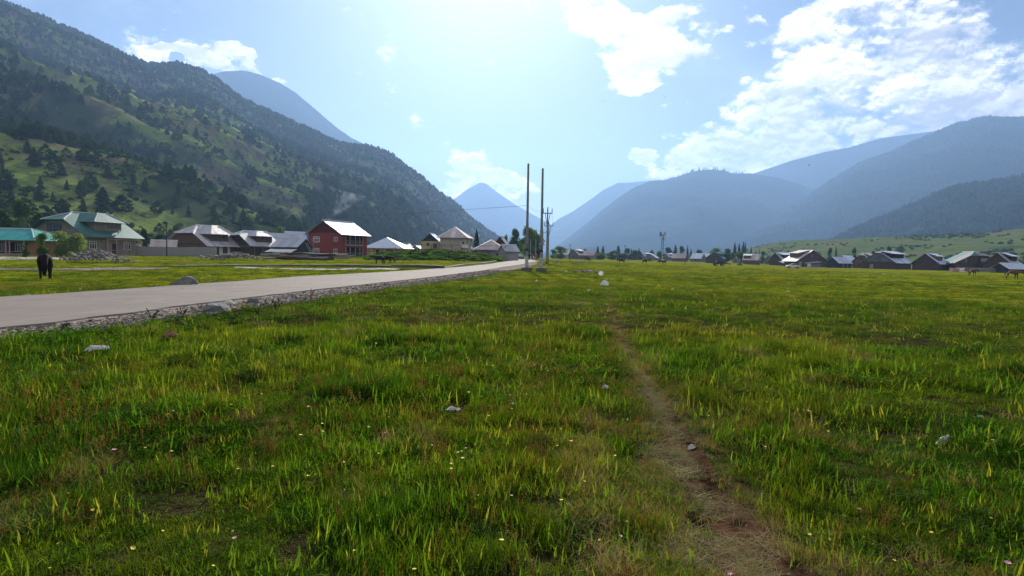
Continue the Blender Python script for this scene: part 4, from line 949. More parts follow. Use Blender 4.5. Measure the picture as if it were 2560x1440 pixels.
h = House('house', 'two storey red house with silver gable roof and balcony', 853, 135, 25, group=GL); red = h
h.gable_house(9.5, 8.9, 5.5, 8.3, m_wred, m_rsil, o=.75, sheet=1.0, gable_mat=m_wdred, ridge=True, fascia=m_wdred)
for a, z, w_, c in ((7.1, 3.35, 1.85, 4), (1.5, 3.55, .95, 2), (7.2, .75, 1.85, 4), (1.6, .95, 1.0, 2)): h.window('g', a, z, w_, 1.25 if w_ > 1 else .95, c, trans=w_ > 1)
for z0 in (3.0, .25):
    h.box('balcony_shade', -.02, .5, 1.5, 7.3, z0, z0+2.1, m_blk)  # black slab on the wall, shade of the bays painted, not hollowed
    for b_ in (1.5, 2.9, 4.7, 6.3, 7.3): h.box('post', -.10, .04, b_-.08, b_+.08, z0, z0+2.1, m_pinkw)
    h.boxes('balcony_rail', [(-.12, -.06, 1.5, 7.3, z0+.75, z0+.83), (-.12, -.06, 1.5, 7.3, z0+.45, z0+.5), (-.12, -.06, 1.5, 7.3, z0+.15, z0+.2)], m_wood2)
h.boxes('beam', [(-.16, .0, 1.2, 7.6, 2.72, 2.95), (-.10, 0, 1.3, 7.5, 5.12, 5.22)], m_pinkw)
h.box('plinth', -.06, 0, -.05, 8.9, 0, .35, m_wgry); h.box('chimney', 6.4, 6.8, 4.2, 4.6, 6.6, 8.1, m_wbrn)
h.bar('drain_pipe', (7.9, -.12, 0), (7.9, -.12, 3.6), .05, m_pinkw); h.bar('drain_pipe', (7.9, -.12, 3.6), (8.5, -.12, 3.9), .05, m_pinkw)

h = House('house', 'low cream house under a bright white pyramid roof', 1003, 160, 6, group=GL)
h.hip_house(9.2, 8.4, 2.55, 5.4, m_wcrm, m_rwht, o=1.0, sheet=1.3, apex=(5.2, 4.2), ridge=False)
for a in (1.0, 3.6, 6.4): h.window('g', a, .9, .9, 1.1, 2, fm=m_dwood)
h.box('door', 2.2, 3.1, -.03, .04, .1, 2.1, m_wdred)
h = House('house', 'distant green roofed house peeping out behind the white pyramid roof', 1000, 235, 40, group=GL)
h.gable_house(6, 6.5, 3.8, 5.4, m_wgry, m_rgreen, o=.5, sheet=2)
h = House('hut', 'tiny hut with a white roof and grey plank sides behind the fence', 1050, 172, 15, cat='hut', group=GL)
h.gable_house(2.9, 3, 2.7, 3.5, m_wgry, m_rwht, o=.25, sheet=1.5)
h = House('house', 'cream house with charcoal gable joined to the tall beige house', 1097, 160, 4, group=GL)
h.gable_house(4.7, 6, 4.6, 6.6, m_wcrm, [m_rwht], o=.45, sheet=1.5, gable_mat=m_dkbd)
h.window('g', 2.9, 3.3, .7, .8, 1, fm=m_dwood); h.window('g', 1.0, 2.6, 1.15, 1.35, 2, fm=m_dwood); h.window('g', 3.4, .7, 1.0, 1.0, 2, fm=m_dwood)
h = House('house', 'tall beige house with pale hipped roof and small side balcony', 1163, 156, 7, group=GL)
h.hip_house(6.6, 7.5, 5.6, 8.3, m_wbei, [m_rpink, m_rtan], o=.75, sheet=1.2)
h.boxes('balcony', [(-.8, .9, -.9, -.8, 3.0, 3.75), (-.8, .9, -.8, 0, 2.9, 3.0), (-.8, -.7, -.8, 0, 3.0, 3.75)], m_wht); h.window('g', .6, 3.1, .9, 1.6, 1, fm=m_wht); h.box('post', -.78, -.66, -.88, -.76, 0, 5.4, m_dwood)
h.box('lean_to_wall', 1.0, 4.2, -1.2, -.6, 0, 1.5, m_wmau); h.slab('lean_to_roof', [(.8, -1.5, 1.6), (4.4, -1.5, 1.6), (4.4, -.1, 1.9), (.8, -.1, 1.9)], m_rdark)
h = House('shed', 'small white roofed shed between the beige house and the spruce', 1181, 172, 20, cat='shed', group=GL)
h.gable_house(2.2, 3, 2.6, 3.6, m_wmau, m_rwht, o=.3, sheet=1.2)
h = House('house', 'house showing only a dark red gable above the low pinkish roof', 1270, 168, 8, group=GL)
h.gable_house(4.6, 6, 3.6, 6.4, m_wdred, [m_rdark], o=.4, sheet=1.5)
h = House('house', 'low mauve house with a wide pinkish grey hipped roof behind the fence', 1256, 140, 6, group=GL)
h.hip_house(6.0, 6.0, 2.45, 4.6, m_wmau, m_rpink, o=.75, sheet=1.2)
for a in (1.2, 3.2, 4.9): h.window('g', a, .9, .7, .8, 2, fm=m_wood2)
h = House('house', 'grey cement outbuilding at the road bend with sloping light roof', 1264, 122, 62, group=GL)
h.gable_house(3.0, 2.9, 2.2, 3.3, m_conc, m_rsil, o=.3, sheet=1.0)

# ---- right houses
h = House('house', 'brick barn with a wide tan roof and a small white dormer', 1896, 300, 62, mirror=True, group=GR)
h.gable_house(8, 7.0, 2.6, 5.4, m_wbrn, m_rtan, o=.5, sheet=2.2); h.dormer(.6, 3.6, 6.8, 4.6, m_wbrn, m_rwht, sheet=2)
h.window('g', 4, 2.2, .9, .9, 1, fm=m_dwood)
h = House('house', 'timber house with a long white dormer roof behind the lean-to', 1957, 285, 66, group=GR)
h.gable_house(8, 9.5, 3.0, 6.2, m_wdkb, m_rwht, o=.7, sheet=2.2); h.dormer(.9, 1.0, 8.6, 5.2, m_blk, m_rwht, o=.7, sheet=2.2)
h.slab('lean_to_roof', [(-.2, -3, 2.1), (-.2, 5, 2.3), (-2.6, 5, 1.6), (-2.6, -3, 1.3)], m_wht); h.window('g', 3, 3.2, .8, .8, 1, fm=m_dwood)
h = House('house', 'largest dark gable house facing the meadow with dormers on both roof slopes', 1992, 255, 8, mirror=True, group=GR)
h.gable_house(13.6, 9, 2.9, 7.2, m_wdkb, [m_rtan, m_rtan, m_rsil], o=.9, sheet=2.2); h.dormer(1.6, 1.4, 7.6, 5.9, m_wbrn, m_rtan, sheet=2); h.dormer(1.6, 1.4, 7.6, 5.9, m_wbrn, [m_rtan, m_rteal], far=True, sheet=2.2)
h.box('door', 1.0, 2.3, -.04, .03, .2, 2.3, m_pinkw); h.boxes('lean_to_wall', [(3.2, 9.6, -2.2, -.1, 0, 1.55)], m_wgry); h.slab('lean_to_roof', [(3.0, -2.5, 1.6), (9.8, -2.5, 2.3), (9.8, 0, 2.5), (3.0, 0, 1.8)], m_rwht); h.box('door', 3.35, 4.9, -2.24, -2.2, .1, 1.5, m_wht)
h.window('g', 6.8, 4.2, 1.0, 1.0, 2, fm=m_dwood)
h = House('shed', 'bluish metal roofed shed between the big gable house and the brick barns', 2097, 240, 62, cat='shed', group=GR)
h.gable_house(5.6, 8.2, 2.2, 4.4, m_dkbd, m_rblus, o=.35, sheet=2.0); h.boxes('door', [(-.04, .03, 2.6, 3.4, 0, 1.9), (-.04, .03, 5.2, 5.9, 0, 1.9)], m_wgry)
h = House('house', 'brick house with a pale curved ridge roof left of the long barn', 2178, 242, 52, group=GR)
h.gable_house(7, 6.5, 3.0, 6.2, m_wbrn, m_rtan, o=.6, jerk=(1.2, 5.3), sheet=2.0); h.dormer(.5, 1.2, 5.2, 5.1, m_wbrn, m_rtan, sheet=2)
h.window('g', 3.4, 3.3, .8, .8, 1, fm=m_dwood); h.window('g', 2.0, 1.2, .7, .8, 1, fm=m_dwood); h.window('g', 4.4, 1.2, .7, .8, 1, fm=m_dwood)
h = House('barn', 'long dark barn with two tiers of shining striped roof', 2238, 228, 54, cat='barn', group=GR)
h.gable_house(11.5, 14.2, 3.0, 7.0, m_wdkb, [m_rblus, m_rsil, m_rwht], o=.8, jerk=(1.6, 6.3), sheet=1.9, gable_mat=m_wgry); h.dormer(1.9, 1.0, 12.0, 6.0, m_blk, [m_rsil, m_rblus], o=1.0, sheet=1.9)  # black dormer wall paints in the shaded gap between the roof tiers
h.window('g', 6.0, 3.5, 1.4, 1.3, 2, fm=m_dwood); h.box('door', 7.6, 8.9, -.04, .03, .3, 2.0, m_wmau)
for b_ in (4.5, 8.2): h.window('s', b_, 1.1, .7, .9, 1, fm=m_dwood)
h = House('house', 'dark red brick house with one white dormer roof', 2347, 218, 56, group=GR)
h.gable_house(8.6, 8.8, 2.8, 6.2, m_wdkb, m_rblus, o=.6, sheet=1.9); h.dormer(1.0, 1.9, 5.4, 5.2, m_wbrn, m_rwht, sheet=1.9, win=(1, .8, .8, 1, m_dwood))
h = House('house', 'broad dark timber house with green and brown roof panels', 2500, 214, 10, group=GR)
h.gable_house(14.2, 9, 3.2, 7.0, m_wdkb, [m_rdark, m_rgreen], o=.8, jerk=(2.4, 5.6), sheet=2.2, ridge=True)
h.window('g', 11.2, 3.0, 1.8, 1.5, 3, fm=m_wood); h.slab('lean_to_roof', [(3.0, -.1, 4.8), (6.2, -.1, 4.8), (7.2, -2.2, 3.6), (4.0, -2.2, 3.6)], m_rdark)
h = House('house', 'dark house with a pale roof cut by the right edge of the view', 2530, 204, 52, group=GR)
h.gable_house(8, 12, 3.0, 6.7, m_wdkb, [m_rsil, m_rdark], o=.7, sheet=2); h.dormer(1.0, 3.5, 10, 5.6, m_blk, m_rwht, sheet=2)
h = House('shed', 'low shed with a big pale sheet roof at the far right', 2522, 182, 74, cat='shed', group=GR)
h.gable_house(5.0, 8.5, 1.6, 3.1, m_dkbd, m_rwht, o=.5, sheet=1.9)

# ---- far middle houses
far = [  # px, D, yaw, mirror, w, L, He, Hr, wall, roof, dormer, label
 (1396, 400, 70, 0, 7, 8, 3.2, 6.0, m_wbei, m_rwht, 1, 'small white house with stacked white roofs right of the crossarm pole'),
 (1447, 385, 40, 0, 8, 8, 3.2, 6.6, m_wbrn, m_rtan, 1, 'brown gable house with tan roof beside the thin pole'),
 (1483, 390, 58, 1, 7, 9, 3.0, 5.6, m_wdun, m_rpink, 0, 'low house with a pink tinged roof among green trees'),
 (1420, 460, 60, 1, 8, 8, 4.0, 7.4, m_wbei, m_rwht, 0, 'far pale roof behind the rounded green tree'),
 (1560, 430, 70, 0, 6, 5, 2.5, 4.6, m_wmau, m_rwht, 0, 'tiny white roofed house left of the tall thin pole'),
 (1612, 440, 66, 0, 7, 8, 3.2, 5.4, m_wgry, m_rsil, 1, 'grey house with a two step pale roof in the far village'),
 (1640, 430, 30, 0, 9, 7, 2.2, 5.0, m_wgry, m_rsil, 0, 'squat grey gable house below the phone mast'),
 (1672, 440, 72, 0, 6, 6, 3.2, 5.4, m_wgry, m_rwht, 1, 'white roofed house just right of the phone mast'),
 (1712, 380, 62, 1, 7, 8, 2.6, 5.2, m_wbrn, m_rpink, 0, 'low brown house with a broad salmon roof in the far village'),
 (1706, 400, 66, 0, 6, 4, 2.6, 4.4, m_wmau, m_rwht, 0, 'small white shed touching the salmon roofed house'),
 (1752, 385, 45, 1, 6, 7, 2.6, 5.6, m_wgry, m_rwht, 0, 'pale house with a steep white roof left of the green roofed house'),
 (1768, 400, 45, 1, 6, 6, 2.6, 5.8, m_wmau, m_rwht, 0, 'second steep white roof just left of the green roofed house'),
 (1806, 320, 30, 0, 8.5, 7, 3.0, 6.0, m_wdkb, m_rteal, 1, 'dark brick house with a green clipped roof beside the poplars'),
 (1848, 345, 62, 0, 5, 6, 2.2, 3.8, m_wmau, m_rwht, 0, 'little pale shed at the foot of the poplars'),
 (1934, 330, 60, 0, 6, 6, 2.4, 4.6, m_wgry, m_rgreen, 0, 'small house with a dull green roof behind the lean-to'),
 (2120, 300, 62, 0, 6, 7, 3.0, 5.6, m_wmau, m_rwht, 0, 'white roof showing behind the bluish shed'),
]
for (px, D, yw, mi, w_, L_, He, Hr, wm, rm, do, lb) in far:
    h = House('house', lb, px, D, yw, mirror=bool(mi), group=GF)
    h.gable_house(w_, L_, He, Hr, wm, rm, o=.5, sheet=3, ridge=False)
    if do: h.dormer(.8, L_*.2, L_*.8, (He+Hr)/2+.6, wm, rm, sheet=3)
    h.window('g', w_/2, He*.45, .9, .9, 1, fm=m_dwood); h.window('s', L_/2, He*.35, .8, .9, 1, fm=m_dwood)
# ------------------------------------------------------------------ small structures on the left field
def strip(name, up, low, mat, dz, label, n=60, cols=3):
    up = np.array(up, float); low = np.array(low, float); V = []; Fc = []
    for i in range(n+1):
        f = i/n; px = up[0, 0]+(up[-1, 0]-up[0, 0])*f; p2 = low[0, 0]+(low[-1, 0]-low[0, 0])*f
        a = hit(px, float(np.interp(px, up[:, 0], up[:, 1]))); b_ = hit(p2, float(np.interp(p2, low[:, 0], low[:, 1])))
        for j in range(cols+1):
            g = j/cols; x, y = a.x+(b_.x-a.x)*g, a.y+(b_.y-a.y)*g
            if j in (0, cols): y += (float(vn(x/1.3, j*5.1, 9))-.5)*1.0
            V.append((x, y, g1(x, y)+dz))
    for i in range(n):
        for j in range(cols):
            o = i*(cols+1)+j; Fc.append((o, o+1, o+cols+2, o+cols+1))
    return tag(meshobj(name, V, Fc, mat), label, kind='structure')
m_track = flat_mat('churned earth', (.13, .095, .070), .95)
strip('lane', [(-80, 643.5), (300, 644)], [(-80, 650), (300, 649)], m_lane, .035, 'pale dusty lane in front of the left houses', 50)
strip('dirt_track', [(-80, 668), (200, 671), (420, 671)], [(-80, 674), (200, 676), (420, 673.5)], m_track, .03, 'brown churned earth strip in the left field', 90)
strip('dirt_track', [(585, 669), (760, 671), (1000, 673)], [(585, 671.5), (760, 674), (1000, 675)], m_lane, .03, 'thin pale earth line beyond the road', 60)
def wall_run(name, label, pts, h, th, mat, cat, partname='wall', cap=None):
    """low wall along ground points; each stretch is a part"""
    e = empty(name, pts[0], label, cat); o = pts[0]
    for k in range(len(pts)-1):
        a, b_ = pts[k], pts[k+1]; hh = h[k] if isinstance(h, list) else h
        d = (b_-a); d.z = 0; d.normalize(); nrm = Vector((-d.y, d.x, 0))*th/2; b2 = b_-d*.006
        V = [p+nrm*s+Vector((0, 0, z)) for p in (a-o, b2-o) for s in (-1, 1) for z in (-.3, hh)]
        meshobj(partname, V, [(0, 1, 3, 2), (4, 6, 7, 5), (0, 4, 5, 1), (2, 3, 7, 6), (1, 5, 7, 3), (0, 2, 6, 4)], mat, e)
        if cap:
            V = [p+nrm*s*1.5+Vector((0, 0, z)) for p in (a-o, b2-o) for s in (-1, 1) for z in (hh+.003, hh+.06)]
            meshobj('coping', V, [(0, 1, 3, 2), (4, 6, 7, 5), (0, 4, 5, 1), (2, 3, 7, 6), (1, 5, 7, 3), (0, 2, 6, 4)], cap, e)
    return e
wall_run('compound_wall', 'long grey cement compound wall in front of the brown house', [gD(338, 122)]+[gD(p, 122) for p in (378, 417)]+[gD(450, 122.5), gD(495, 123), gD(541, 124)], 1.85, .2, m_conc, 'wall', 'wall_panel')
P_ch = [hit(p, q) for p, q in ((430, 666), (560, 665.5), (700, 665), (840, 666), (980, 668.5), (1045, 670), (1108, 672.5))]
P_ch = [Vector((p.x, p.y, g1(p.x, p.y))) for p in P_ch]
m_oldc = wall_mat('old dark concrete', (.10, .095, .08), (.15, .14, .12)); m_cap = wall_mat('pale concrete edge', (.30, .28, .24), (.36, .34, .30))
wall_run('drain_wall', 'low dark concrete drain wall crossing the field beyond the road', P_ch, [.08, .10, .14, .2, .28, .3], .35, m_oldc, 'drain', 'wall_stretch', cap=m_cap)
P_kb = [hit(p, q) for p, q in ((1112, 671), (1160, 664), (1205, 658.5), (1245, 653.5), (1278, 650))]; P_kb = [Vector((p.x, p.y, g1(p.x, p.y))) for p in P_kb]
wall_run('kerb', 'low pale concrete kerb along the far side of the road', P_kb, .16, .25, m_cap, 'kerb', 'kerb_stretch')
wall_run('boundary_wall', 'grey cement wall at the road bend below the outbuilding', [gD(1255, 118), gD(1272, 112), gD(1290, 122)], [1.0, 1.15], .25, m_conc, 'wall', 'wall_panel')

# green mound with its shrubs and fence
nx, ny = 90, 26; Pm = np.zeros((nx, ny, 3))
for i in range(nx):
    for j in range(ny):
        px = 915+(1262-915)*i/(nx-1); D = 100+42*j/(ny-1); x = col_x(px, D)*1.0; f = i/(nx-1); g_ = j/(ny-1)
        hgt = 1.75*max(0, math.sin(math.pi*min(1, f*1.02)))**.45*min(1, g_*3.2)**.8*(1-.35*g_)
        Pm[i, j] = (x, D, g1(x, D)-.05+hgt*(.75+.5*float(fbm(x/3.5, D/3.5, 3, 55)))-(.3 if j == ny-1 or i in (0, nx-1) or j == 0 else 0))
m_mound, t, b = material('mound turf'); P = pos_node(t); t.link(t.mix(t.ramp(t.noise(P, .6, 6, .7), .35, .65), (.02, .038, .008), (.045, .07, .014)), b.inputs['Base Color']); b.inputs['Roughness'].default_value = 1; b.inputs['Specular IOR Level'].default_value = 0
tag(grid_obj('grassy_mound', Pm, m_mound), 'long green earth mound beside the road below the beige house', kind='structure')
sel = scatter_pts(Pm, np.clip((fbm(Pm[..., 0]/3, Pm[..., 1]/3, 3, 66)-.42)*6, .1, 1), 1700, 19)
r = np.random.default_rng(3); scatter('mound_shrubs', sel-np.array([0, 0, .12]), r.random(1700)*6.28, np.stack([r.uniform(.3, .8, 1700)]*2+[r.uniform(.14, .36, 1700)], 1), r.choice([0, 2, 2], 1700), BUSH, 'low dark green shrubs matting the mound')
def post(parent, name, p, h, r_, mat, n=8, lean=(0, 0), r2=None, V0=None):
    r2 = r_ if r2 is None else r2; V = []; 
    for z, q in ((-.25, r_), (h, r2)):
        for i in range(n):
            a = 2*math.pi*i/n; V.append((p[0]+q*math.cos(a)+lean[0]*z, p[1]+q*math.sin(a)+lean[1]*z, p[2]+z))
    return meshobj(name, V, [tuple(range(n))[::-1], tuple(range(n, 2*n))]+[(i, (i+1) % n, n+(i+1) % n, n+i) for i in range(n)], mat, parent)
def tube(name, pts, r_, mat, parent=None, n=6):
    V = []; Fc = []; pts = [Vector(p) for p in pts]
    for k, p in enumerate(pts):
        d = (pts[min(k+1, len(pts)-1)]-pts[max(k-1, 0)]).normalized(); u = d.cross(Vector((0, 0, 1))); u = (u if u.length > .05 else Vector((1, 0, 0))).normalized(); v = d.cross(u)
        rr_ = r_[k] if isinstance(r_, (list, tuple)) else r_
        V += [p+u*(rr_*math.cos(2*math.pi*i/n))+v*(rr_*math.sin(2*math.pi*i/n)) for i in range(n)]
    for k in range(len(pts)-1):
        for i in range(n): Fc.append((k*n+i, k*n+(i+1) % n, (k+1)*n+(i+1) % n, (k+1)*n+i))
    Fc += [tuple(range(n)), tuple(range((len(pts)-1)*n, len(pts)*n))]
    return meshobj(name, V, Fc, mat, parent)
m_iron = flat_mat('dark iron', (.035, .033, .032), .6, .4, .5); m_galv = flat_mat('galvanised steel pole', (.20, .215, .205), .5, .4, .4); m_galv2 = flat_mat('pale steel', (.40, .41, .40), .5, .4, .3); m_wpole = flat_mat('dark wooden pole', (.05, .04, .035), .9)
fe = empty('fence', gD(1053, 141), 'long iron fence with dark posts on top of the green mound', 'fence'); fo = fe.location
prev = None
for px in (1028, 1053, 1078, 1104, 1129, 1154, 1180, 1205, 1230, 1255, 1263):
    D = 141 if px < 1240 else 141-(px-1240)*.8; p = gD(px, D); top = at(px, 612+(px-1053)*.014 if px > 1030 else 614, D).z
    post(fe, 'fence_post', p-fo, top-p.z, .07, m_iron, 5); q = Vector((p.x, p.y, top))-fo
    if prev is not None: tube('rail', [prev, q], .03, m_iron, fe, 4); tube('wire', [prev-Vector((0, 0, 1.0)), q-Vector((0, 0, 1.0))], .012, m_iron, fe, 3)
    prev = q
fe2 = empty('fence', gD(920, 132), 'rough wooden yard fence in front of the white roofed house', 'fence'); fo = fe2.location
for k, px in enumerate(range(868, 1004, 11)):
    p = gD(px, 128+(k % 3)*.5); post(fe2, 'fence_post', p-fo, random.uniform(1.2, 2.3), .07, m_dwood, 5, (random.uniform(-.08, .08), 0))
for z in (.7, 1.25): tube('rail', [gD(868, 128)-fo+Vector((0, 0, z)), gD(935, 128.4)-fo+Vector((0, 0, z+.1)), gD(1000, 128.8)-fo+Vector((0, 0, z))], .035, m_dwood, fe2, 4)

# ------------------------------------------------------------------ poles, wires, mast
def topz(px, py, D): return at(px, py, D).z
def tall_pole(px, pxt, pyt, D, label):
    p = gD(px, D); t_ = at(pxt, pyt, D); H = t_.z-p.z; e = empty('utility_pole', p, label, 'utility pole', 'pair of tall bare steel poles')
    rel = t_-p
    def pt(f): return Vector((rel.x*f, 0, H*f))
    tube('pole', [pt(0), pt(.35), pt(.7), pt(1)], [.145, .13, .115, .10], m_galv, e, 12)
    tube('band', [pt(.19), pt(.21)], .155, m_iron, e, 12)
    tube('sleeve', [pt(.0), pt(.14)], .165, m_galv2, e, 12)
    b0 = bmesh.new(); bmesh.ops.create_cube(b0, size=1); me = bpy.data.meshes.new('footing')
    for v in b0.verts: v.co = Vector((v.co.x*1.0*(1 if v.co.z > 0 else 1.15), v.co.y*1.0, v.co.z*.55+.1))
    bmesh.ops.bevel(b0, geom=b0.edges[:], offset=.05, segments=2); b0.to_mesh(me); b0.free(); me.materials.append(m_oldc); o = bpy.data.objects.new('footing', me); link(o, e)
    b0 = bmesh.new(); bmesh.ops.create_cube(b0, size=1); me = bpy.data.meshes.new('plate')
    for v in b0.verts: v.co = Vector((v.co.x*.06, v.co.y*.03-.16, v.co.z*.5+H*.235))
    b0.to_mesh(me); b0.free(); me.materials.append(m_iron); link(bpy.data.objects.new('plate', me), e)
    return e, p+rel
TA, topA = tall_pole(1317, 1321, 409, 60, 'taller left one of the two bare steel poles on a concrete footing')
TB, topB = tall_pole(1353, 1357, 421, 60, 'shorter right one of the two bare steel poles on a concrete footing')
def cross_pole(px, D, pyt, pya, wid, label, vb=True):
    p = gD(px, D); H = topz(px, pyt, D)-p.z; za = topz(px, pya, D)-p.z; e = empty('power_pole', p, label, 'power pole', 'power poles with crossarms')
    tube('pole', [(0, 0, -.3), (0, 0, H)], [.16, .10], m_galv, e, 8); tube('crossarm', [(-wid, 0, za), (wid, 0, za)], .07, m_iron, e, 4)
    for s in (-1, 1):
        tube('insulator', [(s*wid*.93, 0, za), (s*wid*.93, 0, za+.75)], .06, m_iron, e, 6)
        if vb: tube('brace', [(s*wid*.55, 0, za), (0, 0, za-2.3)], .045, m_iron, e, 4)
    tube('insulator', [(0, 0, H), (0, 0, H+.35)], [.08, .04], m_iron, e, 6)
    b0 = bmesh.new(); bmesh.ops.create_cube(b0, size=.6); me = bpy.data.meshes.new('footing'); b0.to_mesh(me); b0.free(); me.materials.append(m_oldc); link(bpy.data.objects.new('footing', me), e)
    return p+Vector((-wid*.93, 0, za+.75))
w1 = cross_pole(1367, 98, 522, 533, .75, 'nearest power pole with braced crossarm behind the tall steel pair')
w2 = cross_pole(1370.5, 132, 558, 565, .95, 'second power pole right behind the nearest crossarm pole')
w3 = cross_pole(1356.5, 190, 576, 582, 1.0, 'farthest crossarm pole half hidden by the right steel pole', False)
def simple_pole(px, D, pyt, r_, mat, label, cat='pole', group=None, arm=False):
    p = gD(px, D); H = topz(px, pyt, D)-p.z; e = empty('pole', p, label, cat, group); tube('shaft', [(0, 0, -.3), (0, 0, H)], [r_, r_*.7], mat, e, 7)
    tube('top_cap', [(0, 0, H-.25), (0, 0, H+.02)], r_*1.5, m_iron, e, 6)
    if arm: tube('arm', [(-.35, 0, H-.4), (.35, 0, H-.4)], .04, m_iron, e, 4)
    return p+Vector((0, 0, H))
LPt = simple_pole(417, 119, 561, .13, m_wpole, 'dark wooden pole in front of the grey compound wall', arm=True)
simple_pole(1326, 172, 596, .09, m_galv2, 'thin pale lamp post left of the walkers on the road', 'lamp post')
simple_pole(1339, 168, 595, .09, m_galv2, 'thin pale lamp post standing beside the person in red', 'lamp post')
q1 = simple_pole(1425, 250, 611, .12, m_wpole, 'dark thin pole in front of the brown gable house in the distance', arm=True)
q2 = simple_pole(1562, 255, 613, .12, m_wpole, 'dark thin pole in the meadow left of the phone mast', arm=True)
simple_pole(1713, 185, 646, .10, m_wpole, 'short dark stub pole by the salmon roofed house')
simple_pole(1897, 238, 624, .12, m_wpole, 'dark thin pole in front of the tan roofed barn', arm=True)
simple_pole(2347, 212, 636, .07, m_wpole, 'thin pole against the bluish roof of the red brick house')
def wire(name, a, b_, sag, label, n=14, r_=.012):
    pts = [a+(b_-a)*(i/n)+Vector((0, 0, -sag*4*(i/n)*(1-i/n))) for i in range(n+1)]
    o = tube(name, [p-a for p in pts], r_, m_iron, None, 4); o.location = a; tag(o, label, 'wire'); return o
mid = at(1320, 513.5, 60)
wire('overhead_wire', mid+Vector((0, .12, 0)), LPt, .25, 'thin overhead wire running left from the tall pole towards the wooden pole', r_=.014)
wire('overhead_wire', mid+Vector((0, .12, 0)), w1, .5, 'short overhead wire between the tall pole and the crossarm pole')
wire('overhead_wire', w1+Vector((1.4, 0, 0)), w2+Vector((1.7, 0, 0)), .4, 'overhead wire linking the first two crossarm poles')

# phone mast
p = gD(1655, 480); H = topz(1655, 580, 480)-p.z; e = empty('phone_mast', p, 'lattice phone mast with antenna panels above the far village', 'mast')
def leg(i, z): 
    k = 1.5*(1-z/H*.72); return Vector((k*[-1, 1, 1, -1][i], k*[-1, -1, 1, 1][i], z))
for i in range(4): tube('leg', [leg(i, 0), leg(i, H*.93)], .075, m_iron, e, 4)
nb = 9
for k in range(nb):
    z0, z1 = H*.93*k/nb, H*.93*(k+1)/nb
    V = []; Fc = []
    for i in range(4):
        for a, b_ in ((leg(i, z0), leg((i+1) % 4, z1)), (leg((i+1) % 4, z0), leg(i, z1)), (leg(i, z1), leg((i+1) % 4, z1))):
            d = Vector((0, 0, .05)); s = Vector((.04, .04, 0)); j = len(V); V += [a-d, a+d, b_+d, b_-d, a-d+s, a+d+s, b_+d+s, b_-d+s]; Fc += [(j, j+1, j+2, j+3), (j+4, j+7, j+6, j+5), (j, j+3, j+7, j+4), (j+1, j+5, j+6, j+2)]
    meshobj('lattice', V, Fc, m_iron, e)
for i, (x, y) in enumerate(((-1.7, -1.5), (1.7, -1.5), (-1.7, 1.5), (1.7, 1.5), (0, -1.9), (.9, -1.8))):
    b0 = bmesh.new(); bmesh.ops.create_cube(b0, size=1); me = bpy.data.meshes.new('antenna')
    for v in b0.verts: v.co = Vector((v.co.x*.6+x, v.co.y*.4+y, v.co.z*(3.4 if i < 4 else 2.2)+H*.93-(0 if i < 4 else 4)))
    b0.to_mesh(me); b0.free(); me.materials.append(m_galv if i % 2 else m_iron); link(bpy.data.objects.new('antenna', me), e)
tube('spike', [(0, 0, H*.9), (0, 0, H)], .1, m_galv, e, 5)

# ------------------------------------------------------------------ trees
def crown_data(seed, n, blobs, leaf, cutoff=.35):
    r = random.Random(seed); V = []; Fc = []
    for i in range(n):
        c, R_ = r.choice(blobs); d = Vector((r.gauss(0, 1), r.gauss(0, 1), r.gauss(0, 1))).normalized()
        q = Vector(c)+Vector((d.x*R_[0], d.y*R_[1], d.z*R_[2]))*(r.random()**cutoff); s = leaf*r.uniform(.5, 1.3)
        nn = (d+Vector((r.gauss(0, .6), r.gauss(0, .6), r.gauss(0, .6)+.3))).normalized(); u = nn.orthogonal().normalized(); u.rotate(Matrix.Rotation(r.random()*6.28, 3, nn)); v = nn.cross(u)
        j = len(V); V += [q+u*s, q+v*s*.55, q-u*s, q-v*s*.55]; Fc.append((j, j+1, j+2, j+3))
    return V, Fc
def blobset(seed, n, w, z0, z1, br):
    r = random.Random(seed); L = [((0, 0, (z0+z1)/2), (w*.55, w*.55, (z1-z0)*.42))]
    for _ in range(n):
        a = r.random()*6.28; z = r.uniform(z0+br*.4, z1-br*.5); k = math.sin(math.pi*min(1, max(0, (z-z0)/(z1-z0)))*.8+.35); d = w*r.uniform(.3, .8)*k
        b_ = br*r.uniform(.6, 1.2); L.append(((d*math.cos(a), d*math.sin(a), z), (b_, b_, b_*.8)))
    return L
def limbs(seed, h, r0, n, spread):
    V, Fc = trunk_data(h*.72, r0, r0*.4, 7, .03, seed); r = random.Random(seed)
    for _ in range(n):
        a = r.random()*6.28; z = h*r.uniform(.2, .5); e_ = Vector((spread*math.cos(a), spread*math.sin(a), z+h*r.uniform(.15, .35))); s = Vector((0, 0, z)); d = (e_-s).normalized(); u = d.orthogonal().normalized(); v = d.cross(u); i = len(V)
        V += [s+u*r0*.4, s+v*r0*.4, s-u*r0*.4, s-v*r0*.4, e_+u*r0*.1, e_+v*r0*.1, e_-u*r0*.1, e_-v*r0*.1]; Fc += [(i+k, i+(k+1) % 4, i+4+(k+1) % 4, i+4+k) for k in range(4)]
    return V, Fc
TREES = {}
